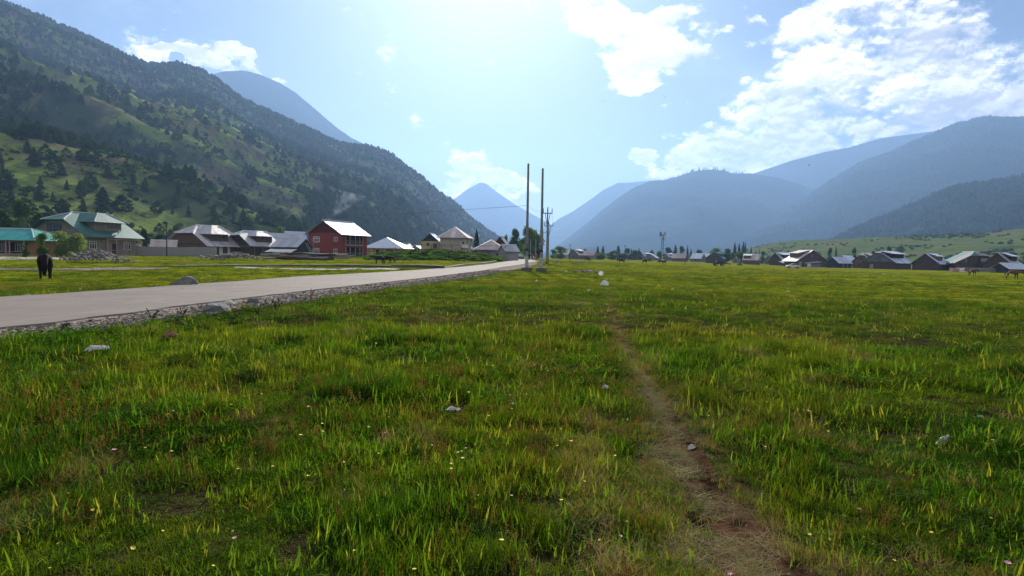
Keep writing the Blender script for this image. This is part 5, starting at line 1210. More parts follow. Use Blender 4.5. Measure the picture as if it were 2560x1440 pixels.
for k in range(3):
    TREES['broad', k] = (mk_mesh('crown', *crown_data(k, 2400, blobset(k+5, 12, .36, .06, 1.0, .19), .042), m_leaf), mk_mesh('trunk', *limbs(k, 1, .03, 6, .25), m_bark))
    TREES['poplar', k] = (mk_mesh('crown', *crown_data(k+20, 900, [((0, 0, z), (.085*math.sin(math.pi*min(1, z+.12))**.6+.015,)*2+(.13,)) for z in np.linspace(.06, .9, 10)], .034), m_poplar), mk_mesh('trunk', *trunk_data(.6, .018, .008), m_bark))
    TREES['dark', k] = (mk_mesh('crown', *crown_data(k+40, 2000, blobset(k+15, 10, .38, .02, 1.0, .2), .046), m_conifer), mk_mesh('trunk', *limbs(k+9, 1, .03, 5, .2), m_bark))
TREES['spruce', 0] = (mk_mesh('crown', *crown_data(70, 2200, [((0, 0, z), (.33*(1-z)**.8+.02,)*2+(.07,)) for z in np.linspace(.10, .97, 14)], .028, .25), m_spruce), mk_mesh('trunk', *trunk_data(.8, .025, .01), m_bark))
TREES['silver', 0] = (mk_mesh('crown', *crown_data(80, 5200, blobset(33, 18, .62, -.02, .95, .28), .034), m_leafp), mk_mesh('trunk', *limbs(40, .9, .03, 9, .5), m_bark))
def tree(kind, px, pyt, D, wid, label, group=None, name='tree', zoff=.1):
    p = gD(px, D); H = topz(px, pyt, D)-p.z+zoff; k = random.randrange(3) if (kind, 1) in TREES else 0
    e = empty(name, (p.x, p.y, p.z-.1), label, 'bush' if name == 'bush' else 'tree', group); base_w = {'broad': .92, 'poplar': .22, 'dark': 1.0, 'spruce': .66, 'silver': 1.6}[kind]
    w_ = wid*D/F_PX; s = w_/base_w; e.scale = (s, s, H); e.rotation_euler.z = random.random()*6.28
    for nm, me in zip(('crown', 'trunk'), TREES[kind, k]): link(bpy.data.objects.new(nm, me), e)
    return e
tree('silver', 165, 573, 95, 112, 'big pale leaved bush in front of the green roofed house', name='bush')
tree('broad', 104, 582, 90, 34, 'small leafy sapling by the corner of the teal roofed bungalow')
tree('broad', 62, 610, 88, 24, 'little leafy shrub in front of the bungalow veranda', name='bush')
for px, py, D, wd in ((18, 520, 150, 60), (52, 505, 165, 70), (84, 525, 158, 55), (-10, 545, 150, 60), (112, 548, 160, 46), (362, 575, 160, 26), (395, 590, 165, 24)):
    tree('dark', px, py, D, wd, {18: 'dark bushy tree right behind the teal roofed bungalow', 52: 'tallest dark tree between the bungalow and the green roofed house', 84: 'dark tree touching the left end of the green roof', -10: 'dark tree cut by the left edge of the view', 112: 'small dark tree behind the left gable of the green roofed house', 362: 'dark tree above the small pinkish shed', 395: 'low dark tree left of the wooden pole'}[px], 'dark trees behind the left houses')
tree('broad', 702, 567, 172, 20, 'small green tree poking up between the silver and blue roofs')
tree('spruce', 1191, 576, 168, 27, 'single dark spruce beside the tall beige house')
tree('broad', 1175, 594, 176, 20, 'light green tree between the beige house and the spruce')
tree('broad', 1284, 569, 205, 54, 'tall rounded tree left of the road behind the outbuilding')
tree('broad', 1262, 585, 240, 22, 'smaller tree behind the dark red gable')
tree('broad', 1322, 567, 215, 46, 'tall tree over the road right behind the walkers'); tree('broad', 1336, 572, 219, 40, 'tall tree right of its taller twin behind the walkers')
tree('broad', 1346, 586, 222, 34, 'lighter tree leaning against the tall dark roadside tree')
tree('broad', 1310, 588, 232, 32, 'pale tree between the two big roadside trees')
GTR = 'trees around the far village'
far_t = [('broad', 1401, 618, 345, 30, 'rounded bright green tree left of the brown gable house'), ('broad', 1384, 626, 380, 16, 'small tree beside the crossarm poles'),
 ('poplar', 1494, 618, 420, 7, 'slim poplar behind the pink tinged roof'), ('poplar', 1507, 617, 415, 8, 'pair poplar rising over the village trees'), ('broad', 1500, 632, 360, 34, 'bushy tree right of the pink tinged roof'), ('broad', 1532, 628, 370, 34, 'bushy tree in the middle of the village clump'),
 ('poplar', 1545, 616, 380, 10, 'slanted poplar standing above the village clump'), ('broad', 1556, 634, 350, 24, 'low bushy tree left of the meadow pole'), ('dark', 1570, 624, 400, 18, 'dark rounded tree right of the meadow pole'),
 ('poplar', 1578, 623, 480, 5, 'thin far poplar left of the grey village houses'), ('poplar', 1590, 628, 480, 6, 'short far poplar left of the grey village houses'), ('poplar', 1597, 622, 470, 5, 'thin far poplar near the grey village houses'), ('dark', 1627, 630, 460, 12, 'small dark tree behind the two step roof'),
 ('dark', 1668, 622, 470, 22, 'dark tree right of the phone mast'), ('poplar', 1688, 614, 440, 8, 'tall poplar right of the phone mast'), ('dark', 1687, 630, 400, 14, 'dark rounded tree below the tall poplar'), ('dark', 1702, 619, 460, 16, 'dark tree left of the salmon roof'),
 ('poplar', 1718, 616, 450, 5, 'slim poplar behind the salmon roof'), ('poplar', 1727, 624, 450, 5, 'slim short poplar right of the salmon roof'), ('dark', 1748, 628, 440, 22, 'low dark tree behind the steep white roofs'),
 ('broad', 1790, 622, 360, 30, 'broad tree behind the green roofed far house'), ('broad', 1815, 622, 365, 30, 'second broad tree behind the green roofed far house'), ('poplar', 1836, 609, 360, 8, 'left tall poplar of the poplar row'), ('poplar', 1847, 612, 365, 7, 'second poplar of the poplar row'),
 ('poplar', 1857, 607, 360, 8, 'tallest poplar of the poplar row'), ('poplar', 1862, 609, 366, 6, 'poplar touching the tallest one'), ('broad', 1852, 630, 340, 30, 'leafy tree at the foot of the poplars'), ('poplar', 1877, 619, 380, 5, 'short thin poplar right of the row'), ('broad', 1872, 632, 350, 18, 'leafy tree left of the tan roofed barn'),
 ('dark', 1906, 632, 360, 14, 'dark tree behind the tan barn'), ('poplar', 2007, 621, 380, 5, 'thin poplar above the big gable house'), ('dark', 2075, 624, 380, 14, 'dark tree right behind the big gable house'), ('poplar', 2089, 618, 400, 5, 'grey poplar above the bluish shed'),
 ('dark', 2120, 900, 370, 18, 'grey green tree behind the bluish shed'), ('dark', 2134, 623, 370, 12, 'smaller grey green tree right of its twin'), ('poplar', 2198, 622, 330, 7, 'dark poplar behind the pale curved ridge'), ('poplar', 2204, 624, 335, 6, 'shorter dark poplar beside its twin'), ('dark', 2222, 621, 330, 14, 'dark tree left of the long barn ridge'), ('dark', 2183, 627, 335, 14, 'low dark tree behind the curved ridge roof'),
 ('dark', 2415, 900, 420, 22, 'lone dark tree on the foothill right'), ('broad', 2250, 610, 520, 14, 'lone tree on the pale foothill')]
for k, px, py, D, wd, lb in far_t: tree(k, px, py-2, D, wd*1.45, lb, GTR)
r8 = random.Random(88)
for k in range(22):
    px = r8.choice([r8.uniform(1372, 1500), r8.uniform(1565, 1780), r8.uniform(1565, 1860)]); tree(r8.choice(['broad', 'broad', 'dark', 'poplar']), px, 640+(px-1280)*.0175-r8.uniform(12, 24), r8.uniform(430, 560), r8.uniform(10, 26), 'hazy green tree in the belt behind the far village houses', 'hazy trees in the belt behind the far village')

# ------------------------------------------------------------------ rubble, timber, rocks
SVd = [stone_mesh(s+20, m_stone, .65, rough=.2) for s in range(5)]; SVg = [stone_mesh(s+40, m_gstone, .6) for s in range(4)]
def heap(name, label, p, w_, d, hh, n, smin, smax, meshes, cat='rubble heap', part='stone', yaw=0, prof=None):
    e = empty(name, p, label, cat); r = random.Random(hash(label) % 9999 if False else n+int(w_*10))
    for k in range(n):
        u = r.gauss(0, .36); v = r.gauss(0, .36); u = max(-1, min(1, u)); v = max(-1, min(1, v))
        top = hh*max(0, 1-(abs(u)**1.6+abs(v)**1.6))*(1 if not prof else prof(u)); z = top*r.uniform(.35, 1.0); s = r.uniform(smin, smax)
        if u*u+v*v > .5: s *= .7
        x, y = u*w_/2, v*d/2; gz = g1(p.x+x, p.y+y)-p.z
        o = bpy.data.objects.new(part, r.choice(meshes)); link(o, e); o.location = (x, y, gz+z+s*.2); o.rotation_euler = (r.uniform(-.6, .6), r.uniform(-.6, .6), r.random()*6.28); o.scale = (s, s*r.uniform(.7, 1), s*r.uniform(.5, .9))
    return e
heap('rubble_heap', 'large heap of pale and grey stones in front of the green roofed house', gD(238, 70), 10.5, 5.0, 1.35, 290, .16, .36, SVd+SV[:3])
heap('rubble_heap', 'long heap of darker stones in front of the brown houses', gD(575, 92), 15.0, 4.0, 1.25, 280, .16, .36, SVd, prof=lambda u: .8+.2*math.sin(u*7))
for px, py, w_, hh, n, lb in ((1390, 658, 2.6, .4, 26, 'small stone heap right of the crossarm pole footing'), (1450, 658, 4.2, .35, 34, 'strung out stones in the meadow below the far brown house'), (1466, 681, 3.6, .28, 40, 'low pile of brown rubble left of the white tub'),
                              (1742, 661, 9.0, .5, 50, 'grey rubble spread beside the stub pole'), (2030, 670, 9.0, .7, 60, 'grey rubble in front of the largest gable house')):
    p = hit(px, py); p.z = g1(p.x, p.y); heap('stone_pile', lb, p, w_, max(1.2, w_*.35), hh, n, .08+w_*.008, .22+w_*.012, SVd, 'stone pile')
def logs(name, label, p, specs, cat, part, mats):
    e = empty(name, p, label, cat); r = random.Random(5)
    for (x0, x1, y, z, rad) in specs:
        n = 5; P_ = [(x0+(x1-x0)*i/(n-1), y+r.uniform(-.06, .06), z+r.uniform(-.05, .05)+.06*math.sin(i*1.7)) for i in range(n)]
        tube(part, P_, [rad*r.uniform(.8, 1.1) for _ in range(n)], r.choice(mats), e, 7)
    return e
rr2 = random.Random(12); sp = []
for k in range(34):
    lay = k//9; L_ = rr2.uniform(4, 9); x = rr2.uniform(-6.2, 5.5-L_*.5); sp.append((x, x+L_, rr2.uniform(-1.2, 1.2)*(1-lay*.2), .15+lay*.27+rr2.uniform(-.05, .08), rr2.uniform(.09, .17)))
logs('log_pile', 'long low pile of weathered logs between the stone heap and the red house', gD(745, 100), sp, 'log pile', 'log', [m_dwood, m_wood2, m_wood])
sp = [(x-1.9, x+1.9+rr2.uniform(-.4, .4), rr2.uniform(-.5, .5), .15+.16*k, .08) for k, x in enumerate((0, .3, -.2, .5, .1))]
logs('log_pile', 'small stack of pale timber just right of the long log pile', gD(848, 106), sp, 'timber stack', 'log', [m_wood2])
def plank_stack(label, p, L_, rows, lay, name='plank_stack'):
    e = empty(name, p, label, 'timber stack'); r = random.Random(3)
    for k in range(lay):
        for j in range(rows):
            x0 = r.uniform(-.3, .3); l = L_*r.uniform(.45, 1.0); x = -L_/2+x0+r.uniform(0, L_-l); z = .1+k*.16; y = j*.35-rows*.17; dz = r.uniform(-.05, .05)
            V = [(x+a*l, y+b_*.3, z+c*.12+a*dz) for a in (0, 1) for b_ in (0, 1) for c in (0, 1)]
            meshobj('plank', V, [(0, 1, 3, 2), (4, 6, 7, 5), (0, 4, 5, 1), (2, 3, 7, 6), (0, 2, 6, 4), (1, 5, 7, 3)], m_wood2 if r.random() < .6 else m_cap, e)
    return e
plank_stack('long stack of pale weathered planks in front of the broad dark timber house', gD(2458, 186), 11.5, 4, 8)
# white covered stack
p = gD(2394, 190); e = empty('covered_stack', p, 'white sheet covered stack between the red brick house and the plank stack', 'covered stack')
def bevbox(name, c, s, mat, parent, bev=.08, seg=2, taper=1.0, noise_=0.0):
    b0 = bmesh.new(); bmesh.ops.create_cube(b0, size=1)
    for v in b0.verts: k = taper if v.co.z > 0 else 1; v.co = Vector((v.co.x*s[0]*k, v.co.y*s[1]*k, v.co.z*s[2]))
    bmesh.ops.bevel(b0, geom=b0.edges[:], offset=bev, segments=seg)
    if noise_:
        bmesh.ops.subdivide_edges(b0, edges=b0.edges[:], cuts=2, use_grid_fill=True)
        for v in b0.verts: v.co += Vector((random.gauss(0, noise_), random.gauss(0, noise_), random.gauss(0, noise_)))
    for v in b0.verts: v.co += Vector(c)
    me = bpy.data.meshes.new(name); b0.to_mesh(me); b0.free(); me.materials.append(mat); o = bpy.data.objects.new(name, me); link(o, parent); return o
bevbox('stack', (-.9, 0, .6), (2.0, 1.6, 1.2), m_pinkw, e, .05); bevbox('sheet', (1.0, 0, .62), (1.8, 1.7, 1.25), m_wht, e, .18, 3, .9, .02)

# rocks near the road
def rock(name, label, pxb, pyb, w_, h_, d_, pts, mat, cat='rock', yaw=0, sub=1):
    p = gpt(pxb, pyb); bm = bmesh.new()
    for q in pts: bm.verts.new((q[0]*w_/2, q[1]*d_/2, q[2]*h_))
    bmesh.ops.convex_hull(bm, input=bm.verts); bmesh.ops.subdivide_edges(bm, edges=bm.edges[:], cuts=2, use_grid_fill=True)
    for v in bm.verts:
        v.co += Vector((random.gauss(0, 1), random.gauss(0, 1), random.gauss(0, 1)))*.018*w_*(1 if v.co.z > 0 else 0)
    bmesh.ops.bevel(bm, geom=[e_ for e_ in bm.edges if e_.calc_face_angle(0) > .5], offset=.012*w_, segments=1)
    me = bpy.data.meshes.new(name); bm.to_mesh(me); bm.free(); me.materials.append(mat); o = bpy.data.objects.new(name, me); link(o); o.location = p-Vector((0, 0, h_*.08)); o.rotation_euler.z = yaw
    return tag(o, label, cat)
rock('boulder', 'big wedge shaped grey boulder on the far edge of the road', 457, 714, 1.42, .50, .9, [(-1, -.6, 0), (-1, .5, 0), (.6, -1, 0), (.2, 1, 0), (1, -.2, 0), (.35, -.7, .95), (.5, .3, 1), (.85, -.3, .72), (-.3, .2, .55), (1, .4, .1)], m_gstone, 'boulder')
rock('rock', 'small grey rock right of the big boulder at the road edge', 533, 709, .45, .16, .3, [(-1, -.5, 0), (-.8, .6, 0), (1, -.6, 0), (.8, .8, 0), (-.1, 0, 1), (.3, .2, .9)], m_gstone)
rock('rock', 'flat topped dark slab rock on the gravel verge', 542, 781, .78, .26, .6, [(-.7, -.8, 0), (-.9, .7, 0), (1, -.6, 0), (.8, .8, 0), (-.5, -.7, .85), (-.6, .5, 1), (.5, -.7, .9), (.45, .6, 1), (0, .7, 1.05)], m_gstone)
rock('rock', 'pale broken rock behind the flat slab on the verge', 572, 760, .45, .13, .34, [(-1, -.5, 0), (-.9, .6, 0), (1, -.6, 0), (.8, .8, 0), (-.4, 0, 1), (.2, .2, .95), (.6, -.4, .7)], m_wstone)
rock('rock', 'rock on the verge right of the flat slab', 634, 760, .50, .19, .36, [(-1, -.5, 0), (-.7, .6, 0), (1, -.4, 0), (.8, .8, 0), (-.5, -.2, 1), (.5, .0, .95), (.1, .5, 1)], m_gstone)
rock('rock', 'thin rock leaning left of the flat slab', 510, 778, .34, .12, .3, [(-1, -.5, 0), (-.7, .6, 0), (1, -.4, 0), (.8, .8, 0), (.7, -.2, 1), (.5, .3, .9)], m_stone)
rock('rock', 'pale stone lying at the left road edge', 66, 740, .42, .07, .25, [(-1, -.4, 0), (-.7, .7, 0), (1, -.5, 0), (.7, .8, 0), (-.5, 0, 1), (.5, .1, .9)], m_wstone)
rock('rock', 'stone half sunk in the gravel at the left', 170, 826, .36, .10, .3, [(-1, -.4, 0), (-.7, .7, 0), (1, -.5, 0), (.7, .8, 0), (-.3, 0, 1), (.5, .1, .8)], m_stone)
rock('rock', 'small rounded pale stone beside the dirt path', 1730, 1105, .085, .045, .06, [(-1, -.3, 0), (-.5, -.9, 0), (.6, -.8, 0), (1, 0, 0), (.5, .9, 0), (-.6, .8, 0), (-.4, -.2, 1), (.4, -.2, 1), (0, .5, .9), (-.8, 0, .6), (.8, 0, .6)], m_wstone)
rock('rock', 'long pale stone in the grass on the right', 2357, 1112, .20, .07, .07, [(-1, -.3, 0), (-.5, -.9, 0), (.6, -.8, 0), (1, 0, 0), (.5, .9, 0), (-.6, .8, 0), (-.6, -.2, .8), (.6, -.2, 1.1), (.3, .5, .9), (.95, 0, .8)], m_wstone, yaw=.35)
rock('rock', 'flat pale stone at the right edge of the meadow', 2540, 934, .16, .04, .09, [(-1, -.3, 0), (-.5, -.9, 0), (.6, -.8, 0), (1, 0, 0), (.5, .9, 0), (-.6, .8, 0), (-.5, 0, 1), (.5, 0, 1)], m_wstone)
rock('rock', 'white boulder alone in the middle of the meadow', 1510, 714, .58, .34, .4, [(-1, -.3, 0), (-.6, -.8, 0), (.7, -.8, 0), (1, 0, .2), (.5, .9, 0), (-.6, .8, 0), (-.5, -.3, .8), (.0, -.2, 1.05), (.6, 0, .8), (.95, 0, .5)], m_wht, 'stone')
rock('rock', 'white stone near the stone pile left of the white tub', 1480, 688, .26, .13, .2, [(-1, -.3, 0), (-.6, -.8, 0), (.7, -.8, 0), (1, 0, 0), (.5, .9, 0), (-.6, .8, 0), (0, 0, 1), (.5, 0, .7)], m_wht, 'stone')

# litter
m_plas, t, b = material('white plastic film'); t.n.remove(b)
d_ = t.new('ShaderNodeBsdfDiffuse'); tr_ = t.new('ShaderNodeBsdfTranslucent'); mx_ = t.new('ShaderNodeMixShader'); mx_.inputs[0].default_value = .5
c_ = t.mix(t.ramp(t.noise(pos_node(t), 12, 4), .3, .7), (.70, .70, .68), (.84, .84, .81)); t.link(c_, d_.inputs[0]); t.link(c_, tr_.inputs[0]); t.link(d_.outputs[0], mx_.inputs[1]); t.link(tr_.outputs[0], mx_.inputs[2]); t.link(mx_.outputs[0], t.n['Material Output'].inputs[0]); m_plg = flat_mat('green and white wrapper', (.12, .45, .22), .35, .5); m_card = flat_mat('wet brown cardboard', (.26, .13, .06), .8)
def crumple(name, label, pxb, pyb, w_, h_, mat, cat='litter', n=9, yaw=0, asp=.6, amp=.35, seed=1, lift=.02):
    p = gpt(pxb, pyb); r = random.Random(seed); V = []; Fc = []
    for i in range(n):
        for j in range(n):
            u, v = i/(n-1)*2-1, j/(n-1)*2-1; k = (1-.55*(u*v)**2)
            x = u*w_/2*k+r.gauss(0, .03)*w_; y = v*w_/2*asp*k+r.gauss(0, .03)*w_
            z = h_*(math.cos(u*1.4)*math.cos(v*1.4))*(1-amp)+h_*amp*(r.random()+.4*math.sin(5*u+2*v+seed))
            V.append((x, y, max(0.0, z)))
    for i in range(n-1):
        for j in range(n-1): Fc.append((i*n+j, (i+1)*n+j, (i+1)*n+j+1, i*n+j+1))
    o = meshobj(name, V, Fc, mat); o.location = p+Vector((0, 0, lift)); o.rotation_euler.z = yaw
    md = o.modifiers.new('thickness', 'SOLIDIFY'); md.thickness = .002; return tag(o, label, cat)
crumple('plastic_bag', 'crumpled white plastic scrap in the grass at centre', 1133, 1030, .15, .05, m_plas, seed=2, lift=.06)
crumple('plastic_bag', 'small white plastic puff in the grass left of the path', 1513, 975, .075, .075, m_plas, seed=3, asp=.9, lift=.04)
crumple('plastic_sheet', 'pale torn plastic sheet lying over tall grass at the left', 243, 888, .34, .10, m_plas, seed=4, yaw=.5, asp=.5, lift=.10)
crumple('wrapper', 'white wrapper below the roadside weeds', 636, 866, .15, .04, m_plas, seed=5, lift=.05)
crumple('wrapper', 'green and white wrapper in the grass at the right', 2446, 1060, .10, .03, m_plg, seed=6, lift=.05)
crumple('wrapper', 'green wrapper at the gravel edge left of the steel poles', 1190, 692, .30, .10, m_plg, seed=8)
crumple('plastic_bag', 'small white bag in the grass right of the steel poles', 1341, 706, .20, .12, m_plas, seed=9)
crumple('plastic_bag', 'white speck of plastic in front of the white boulder', 1472, 730, .14, .08, m_plas, seed=10)
crumple('plastic_bag', 'white plastic piece near the grazing dark horse', 121, 695, .28, .10, m_plas, seed=11)
crumple('plastic_bag', 'pale litter in the left field above the big boulder', 526, 693, .35, .05, m_plas, seed=12)
crumple('plastic_bag', 'white litter far out in the right meadow', 1970, 728, .22, .06, m_plas, seed=13)
crumple('plastic_bag', 'small pale litter left of the low rubble pile', 1415, 679, .35, .15, m_plas, seed=14)
crumple('plastic_bag', 'flat pale litter far right in front of the big barn', 2210, 686, .9, .12, m_plas, seed=15)
c1 = crumple('cardboard', 'torn brown cardboard standing in the weeds at the left', 425, 856, .26, .17, m_card, seed=21, asp=.5, amp=.25, yaw=.4, lift=.10)
# dry orange leaves beside it
m_orn = grass_mat('dry orange leaves', [(.34, .16, .06), (.42, .2, .08), (.25, .11, .05), (.5, .3, .12), (.3, .15, .06)], .4, False)
p = gpt(455, 868); o = meshobj('dry_plant', *blades(91, 46, .11, .06, .17, .009, 1.1, .5), m_orn); o.location = p+Vector((0, 0, .06)); tag(o, 'clump of dry orange leaves beside the torn cardboard', 'dry plant')
for px, py, n_, h_, sd, lb in ((1568, 1265, 90, .24, 5, 'pale dry grass tuft left of the path, the taller upper one'), (1545, 1425, 110, .20, 6, 'dry straw tuft at the bottom edge left of the path'), (1490, 1130, 60, .13, 7, 'faint dry tuft left of the bare reddish stretch of path')):
    p = gpt(px, py); o = meshobj('grass_tuft', *blades(sd+300, n_, .13, .08, h_, .0024, .7, .15), m_straw); o.location = p; tag(o, lb, 'grass tuft')
# roadside weeds standing above the grass
m_weed = flat_mat('dark weed stalk', (.035, .055, .015), .8); m_rweed = flat_mat('reddish dry stalk', (.24, .12, .08), .8)
def weed(px, py, h_, mat, label, n=6, seed=1, lean=.3):
    p = gpt(px, py); e = empty('weed', p, label, 'weed'); r = random.Random(seed)
    for k in range(n):
        a = r.random()*6.28; l = h_*r.uniform(.6, 1); dx, dy = math.cos(a)*lean*l+.15*l, math.sin(a)*lean*l
        P_ = [(dx*f*f, dy*f*f, l*f) for f in (0, .35, .7, 1)]; tube('stalk', P_, [.006, .005, .004, .002], mat, e, 4)
        V = []; Fc = []
        for q in range(10):
            f = r.uniform(.4, 1); c = Vector((dx*f*f, dy*f*f, l*f)); b_ = r.random()*6.28; s = .022*r.uniform(.6, 1.3); i = len(V)
            V += [c, c+Vector((s*math.cos(b_), s*math.sin(b_), s*.9)), c+Vector((0, 0, s*2)), c+Vector((-s*.3*math.cos(b_), -s*.3*math.sin(b_), s))]; Fc.append((i, i+1, i+2, i+3))
        meshobj('leaves', V, Fc, mat, e)
weed(380, 812, .34, m_weed, 'dark leafy weed left of the torn cardboard', 5, 2, .5); weed(455, 806, .30, m_weed, 'dark arching weed right above the torn cardboard', 5, 3, .6)
weed(150, 835, .26, m_weed, 'dark drooping weed at the left road verge', 5, 4, .8); weed(690, 790, .34, m_weed, 'tall thin weed on the verge right of the slab rock', 6, 5, .5)
weed(775, 754, .42, m_rweed, 'reddish dry weed standing against the road', 7, 6, .25); weed(645, 800, .3, m_weed, 'dark weed in the lush grass below the slab rock', 5, 7, .6)
weed(1180, 700, .5, m_weed, 'thin upright stalk at the gravel edge near the poles', 2, 8, .1); weed(580, 812, .28, m_weed, 'dark weed left of its taller neighbour on the verge', 5, 9, .5)
# white tub on its side
p = gpt(1502, 688); e = empty('white_tub', p, 'round white plastic tub lying on its side in the meadow', 'tub')
V = []; Fc = []; n = 18
for (y, r_) in ((-.14, .235), (-.14, .20), (.10, .19), (.13, .215), (-.14, .235)):
    for i in range(n): a = 2*math.pi*i/n; V.append((r_*math.cos(a), y, .22+r_*math.sin(a)))
order_ = [(1, 2), (0, 3)]
for k, (a_, b_) in enumerate(order_):
    for i in range(n): Fc.append((a_*n+i, a_*n+(i+1) % n, b_*n+(i+1) % n, b_*n+i))
for i in range(n): Fc.append((i, (i+1) % n, n+(i+1) % n, n+i))
Fc.append(tuple(range(2*n, 3*n))); Fc.append(tuple(range(3*n, 4*n)))
meshobj('tub_body', V, Fc, m_plas, e); tube('rim', [(.235*math.cos(a), -.14, .22+.235*math.sin(a)) for a in np.linspace(0, 6.283, 19)], .014, m_wht, e, 5)
# ground holes / hoof marks are left to the relief

# ------------------------------------------------------------------ animals and people (one skinned body each)
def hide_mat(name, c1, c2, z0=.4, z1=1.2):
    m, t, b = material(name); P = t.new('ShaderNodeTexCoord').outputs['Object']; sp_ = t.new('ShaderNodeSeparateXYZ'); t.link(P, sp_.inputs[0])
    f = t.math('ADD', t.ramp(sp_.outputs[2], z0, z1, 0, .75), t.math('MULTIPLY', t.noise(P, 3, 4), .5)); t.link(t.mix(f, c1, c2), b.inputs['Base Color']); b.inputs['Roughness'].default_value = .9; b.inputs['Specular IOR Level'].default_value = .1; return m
def skin(name, J, E, mat, parent, sub=2, root=0):
    me = bpy.data.meshes.new(name); me.from_pydata([j[:3] for j in J], E, []); me.materials.append(mat)
    o = bpy.data.objects.new(name, me); link(o, parent); o.modifiers.new('skin', 'SKIN').use_smooth_shade = True
    sd = me.skin_vertices[0] if me.skin_vertices else None
    if sd is None:
        bm = bmesh.new(); bm.from_mesh(me); bm.verts.layers.skin.verify(); bm.to_mesh(me); bm.free(); sd = me.skin_vertices[0]
    for i, j in enumerate(J): sd.data[i].radius = (j[3], j[4] if len(j) > 4 else j[3]); sd.data[i].use_root = (i == root)
    s = o.modifiers.new('sub', 'SUBSURF'); s.levels = sub; s.render_levels = sub; return o
def quadruped(name, label, p, heading, mat, hairmat, s=1.0, head='graze', cow=False, cat='horse', group=None):
    e = empty(name, p, label, cat, group); e.rotation_euler.z = heading; e.scale = (s, s, s)
    if cow: J = [(-.70, 0, 1.08, .26, .27), (-.1, 0, 1.0, .32, .36), (.45, 0, 1.03, .28, .32), (.72, 0, 1.08, .17, .2)]
    else: J = [(-.62, 0, 1.14, .25, .25), (-.08, 0, 1.10, .27, .29), (.42, 0, 1.12, .25, .30), (.66, 0, 1.20, .16, .2)]
    if head == 'graze': J += [(.98, 0, .95, .12, .15), (1.2, 0, .62, .10, .12), (1.27, 0, .22, .065, .07)]
    elif head == 'low': J += [(.95, 0, 1.22, .12, .15), (1.22, 0, 1.12, .10, .12), (1.40, 0, .78, .065, .07)]
    else: J += [(.92, 0, 1.25, .12, .15), (1.12, 0, 1.30, .11, .12), (1.42, 0, 1.12, .07, .07)]
    E = [(0, 1), (1, 2), (2, 3), (3, 4), (4, 5), (5, 6)]
    hx, hz_ = J[5][0], J[5][2]
    for sy in (-1, 1):
        i = len(J); st = .08*sy
        J += [(-.66+st, .15*sy, .86, .15, .17), (-.50+st, .17*sy, .68, .10), (-.76+st, .17*sy, .47, .055), (-.72+st, .17*sy, .12, .04), (-.67+st, .17*sy, .02, .052)]; E += [(0, i), (i, i+1), (i+1, i+2), (i+2, i+3), (i+3, i+4)]
        i = len(J); J += [(.44-st, .14*sy, .84, .12, .13), (.48-st, .15*sy, .47, .058), (.46-st, .15*sy, .12, .04), (.50-st, .15*sy, .02, .052)]; E += [(2, i), (i, i+1), (i+1, i+2), (i+2, i+3)]
        i = len(J); J += [(hx-.03, .09*sy, hz_+.14, .022)] if not cow else [(hx-.03, .2*sy, hz_+.08, .03)]; E += [(5, i)]
    skin('body', J, E, mat, e)
    tube('tail', [(-.84, 0, 1.2), (-.95, 0, 1.0), (-.97, 0, .7), (-.94, 0, .42)], [.035, .06 if not cow else .025, .055 if not cow else .02, .02 if not cow else .05], hairmat, e, 6)
    if not cow:
        q = [J[3], J[4], J[5]]; V = []; Fc = []
        for k, j in enumerate(q):
            for y in (-.02, .02): V += [(j[0]-.02, y, j[2]+j[3]*.8), (j[0]-.05, y*2.5, j[2]+j[3]*.8+.10)]
        for k in range(2): i = k*4; Fc += [(i, i+1, i+5, i+4), (i+2, i+6, i+7, i+3), (i+1, i+3, i+7, i+5)]
        meshobj('mane', V, Fc, hairmat, e)
    else:
        for sy in (-1, 1): tube('horn', [(hx-.05, .08*sy, hz_+.1), (hx-.05, .2*sy, hz_+.2), (hx, .22*sy, hz_+.32)], [.03, .022, .006], m_wstone, e, 5)
    return e
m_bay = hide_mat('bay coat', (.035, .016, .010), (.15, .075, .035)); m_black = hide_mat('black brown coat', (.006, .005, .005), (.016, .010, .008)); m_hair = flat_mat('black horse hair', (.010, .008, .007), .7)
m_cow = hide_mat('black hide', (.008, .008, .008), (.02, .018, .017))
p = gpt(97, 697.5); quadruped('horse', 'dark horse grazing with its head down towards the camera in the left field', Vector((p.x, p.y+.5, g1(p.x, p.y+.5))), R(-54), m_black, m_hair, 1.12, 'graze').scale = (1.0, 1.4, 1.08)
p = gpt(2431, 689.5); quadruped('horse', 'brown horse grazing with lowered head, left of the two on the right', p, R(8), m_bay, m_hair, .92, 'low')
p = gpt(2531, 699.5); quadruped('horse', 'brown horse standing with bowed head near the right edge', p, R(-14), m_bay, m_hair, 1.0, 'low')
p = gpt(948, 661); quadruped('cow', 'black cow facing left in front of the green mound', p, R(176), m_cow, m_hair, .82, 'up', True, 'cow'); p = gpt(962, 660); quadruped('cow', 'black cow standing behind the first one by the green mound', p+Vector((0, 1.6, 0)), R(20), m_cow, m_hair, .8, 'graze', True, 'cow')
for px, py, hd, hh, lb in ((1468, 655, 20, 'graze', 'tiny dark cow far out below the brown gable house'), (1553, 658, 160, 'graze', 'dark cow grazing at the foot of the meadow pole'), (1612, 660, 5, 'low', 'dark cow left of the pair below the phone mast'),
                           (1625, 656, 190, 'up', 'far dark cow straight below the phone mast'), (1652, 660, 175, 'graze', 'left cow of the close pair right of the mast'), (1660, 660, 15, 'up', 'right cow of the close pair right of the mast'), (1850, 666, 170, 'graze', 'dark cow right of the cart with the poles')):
    p = gpt(px, py); quadruped('cow', lb, p, R(hd), m_cow, m_hair, .8 if p.y < 220 else .95, hh, True, 'cow', 'cows far out in the meadow')
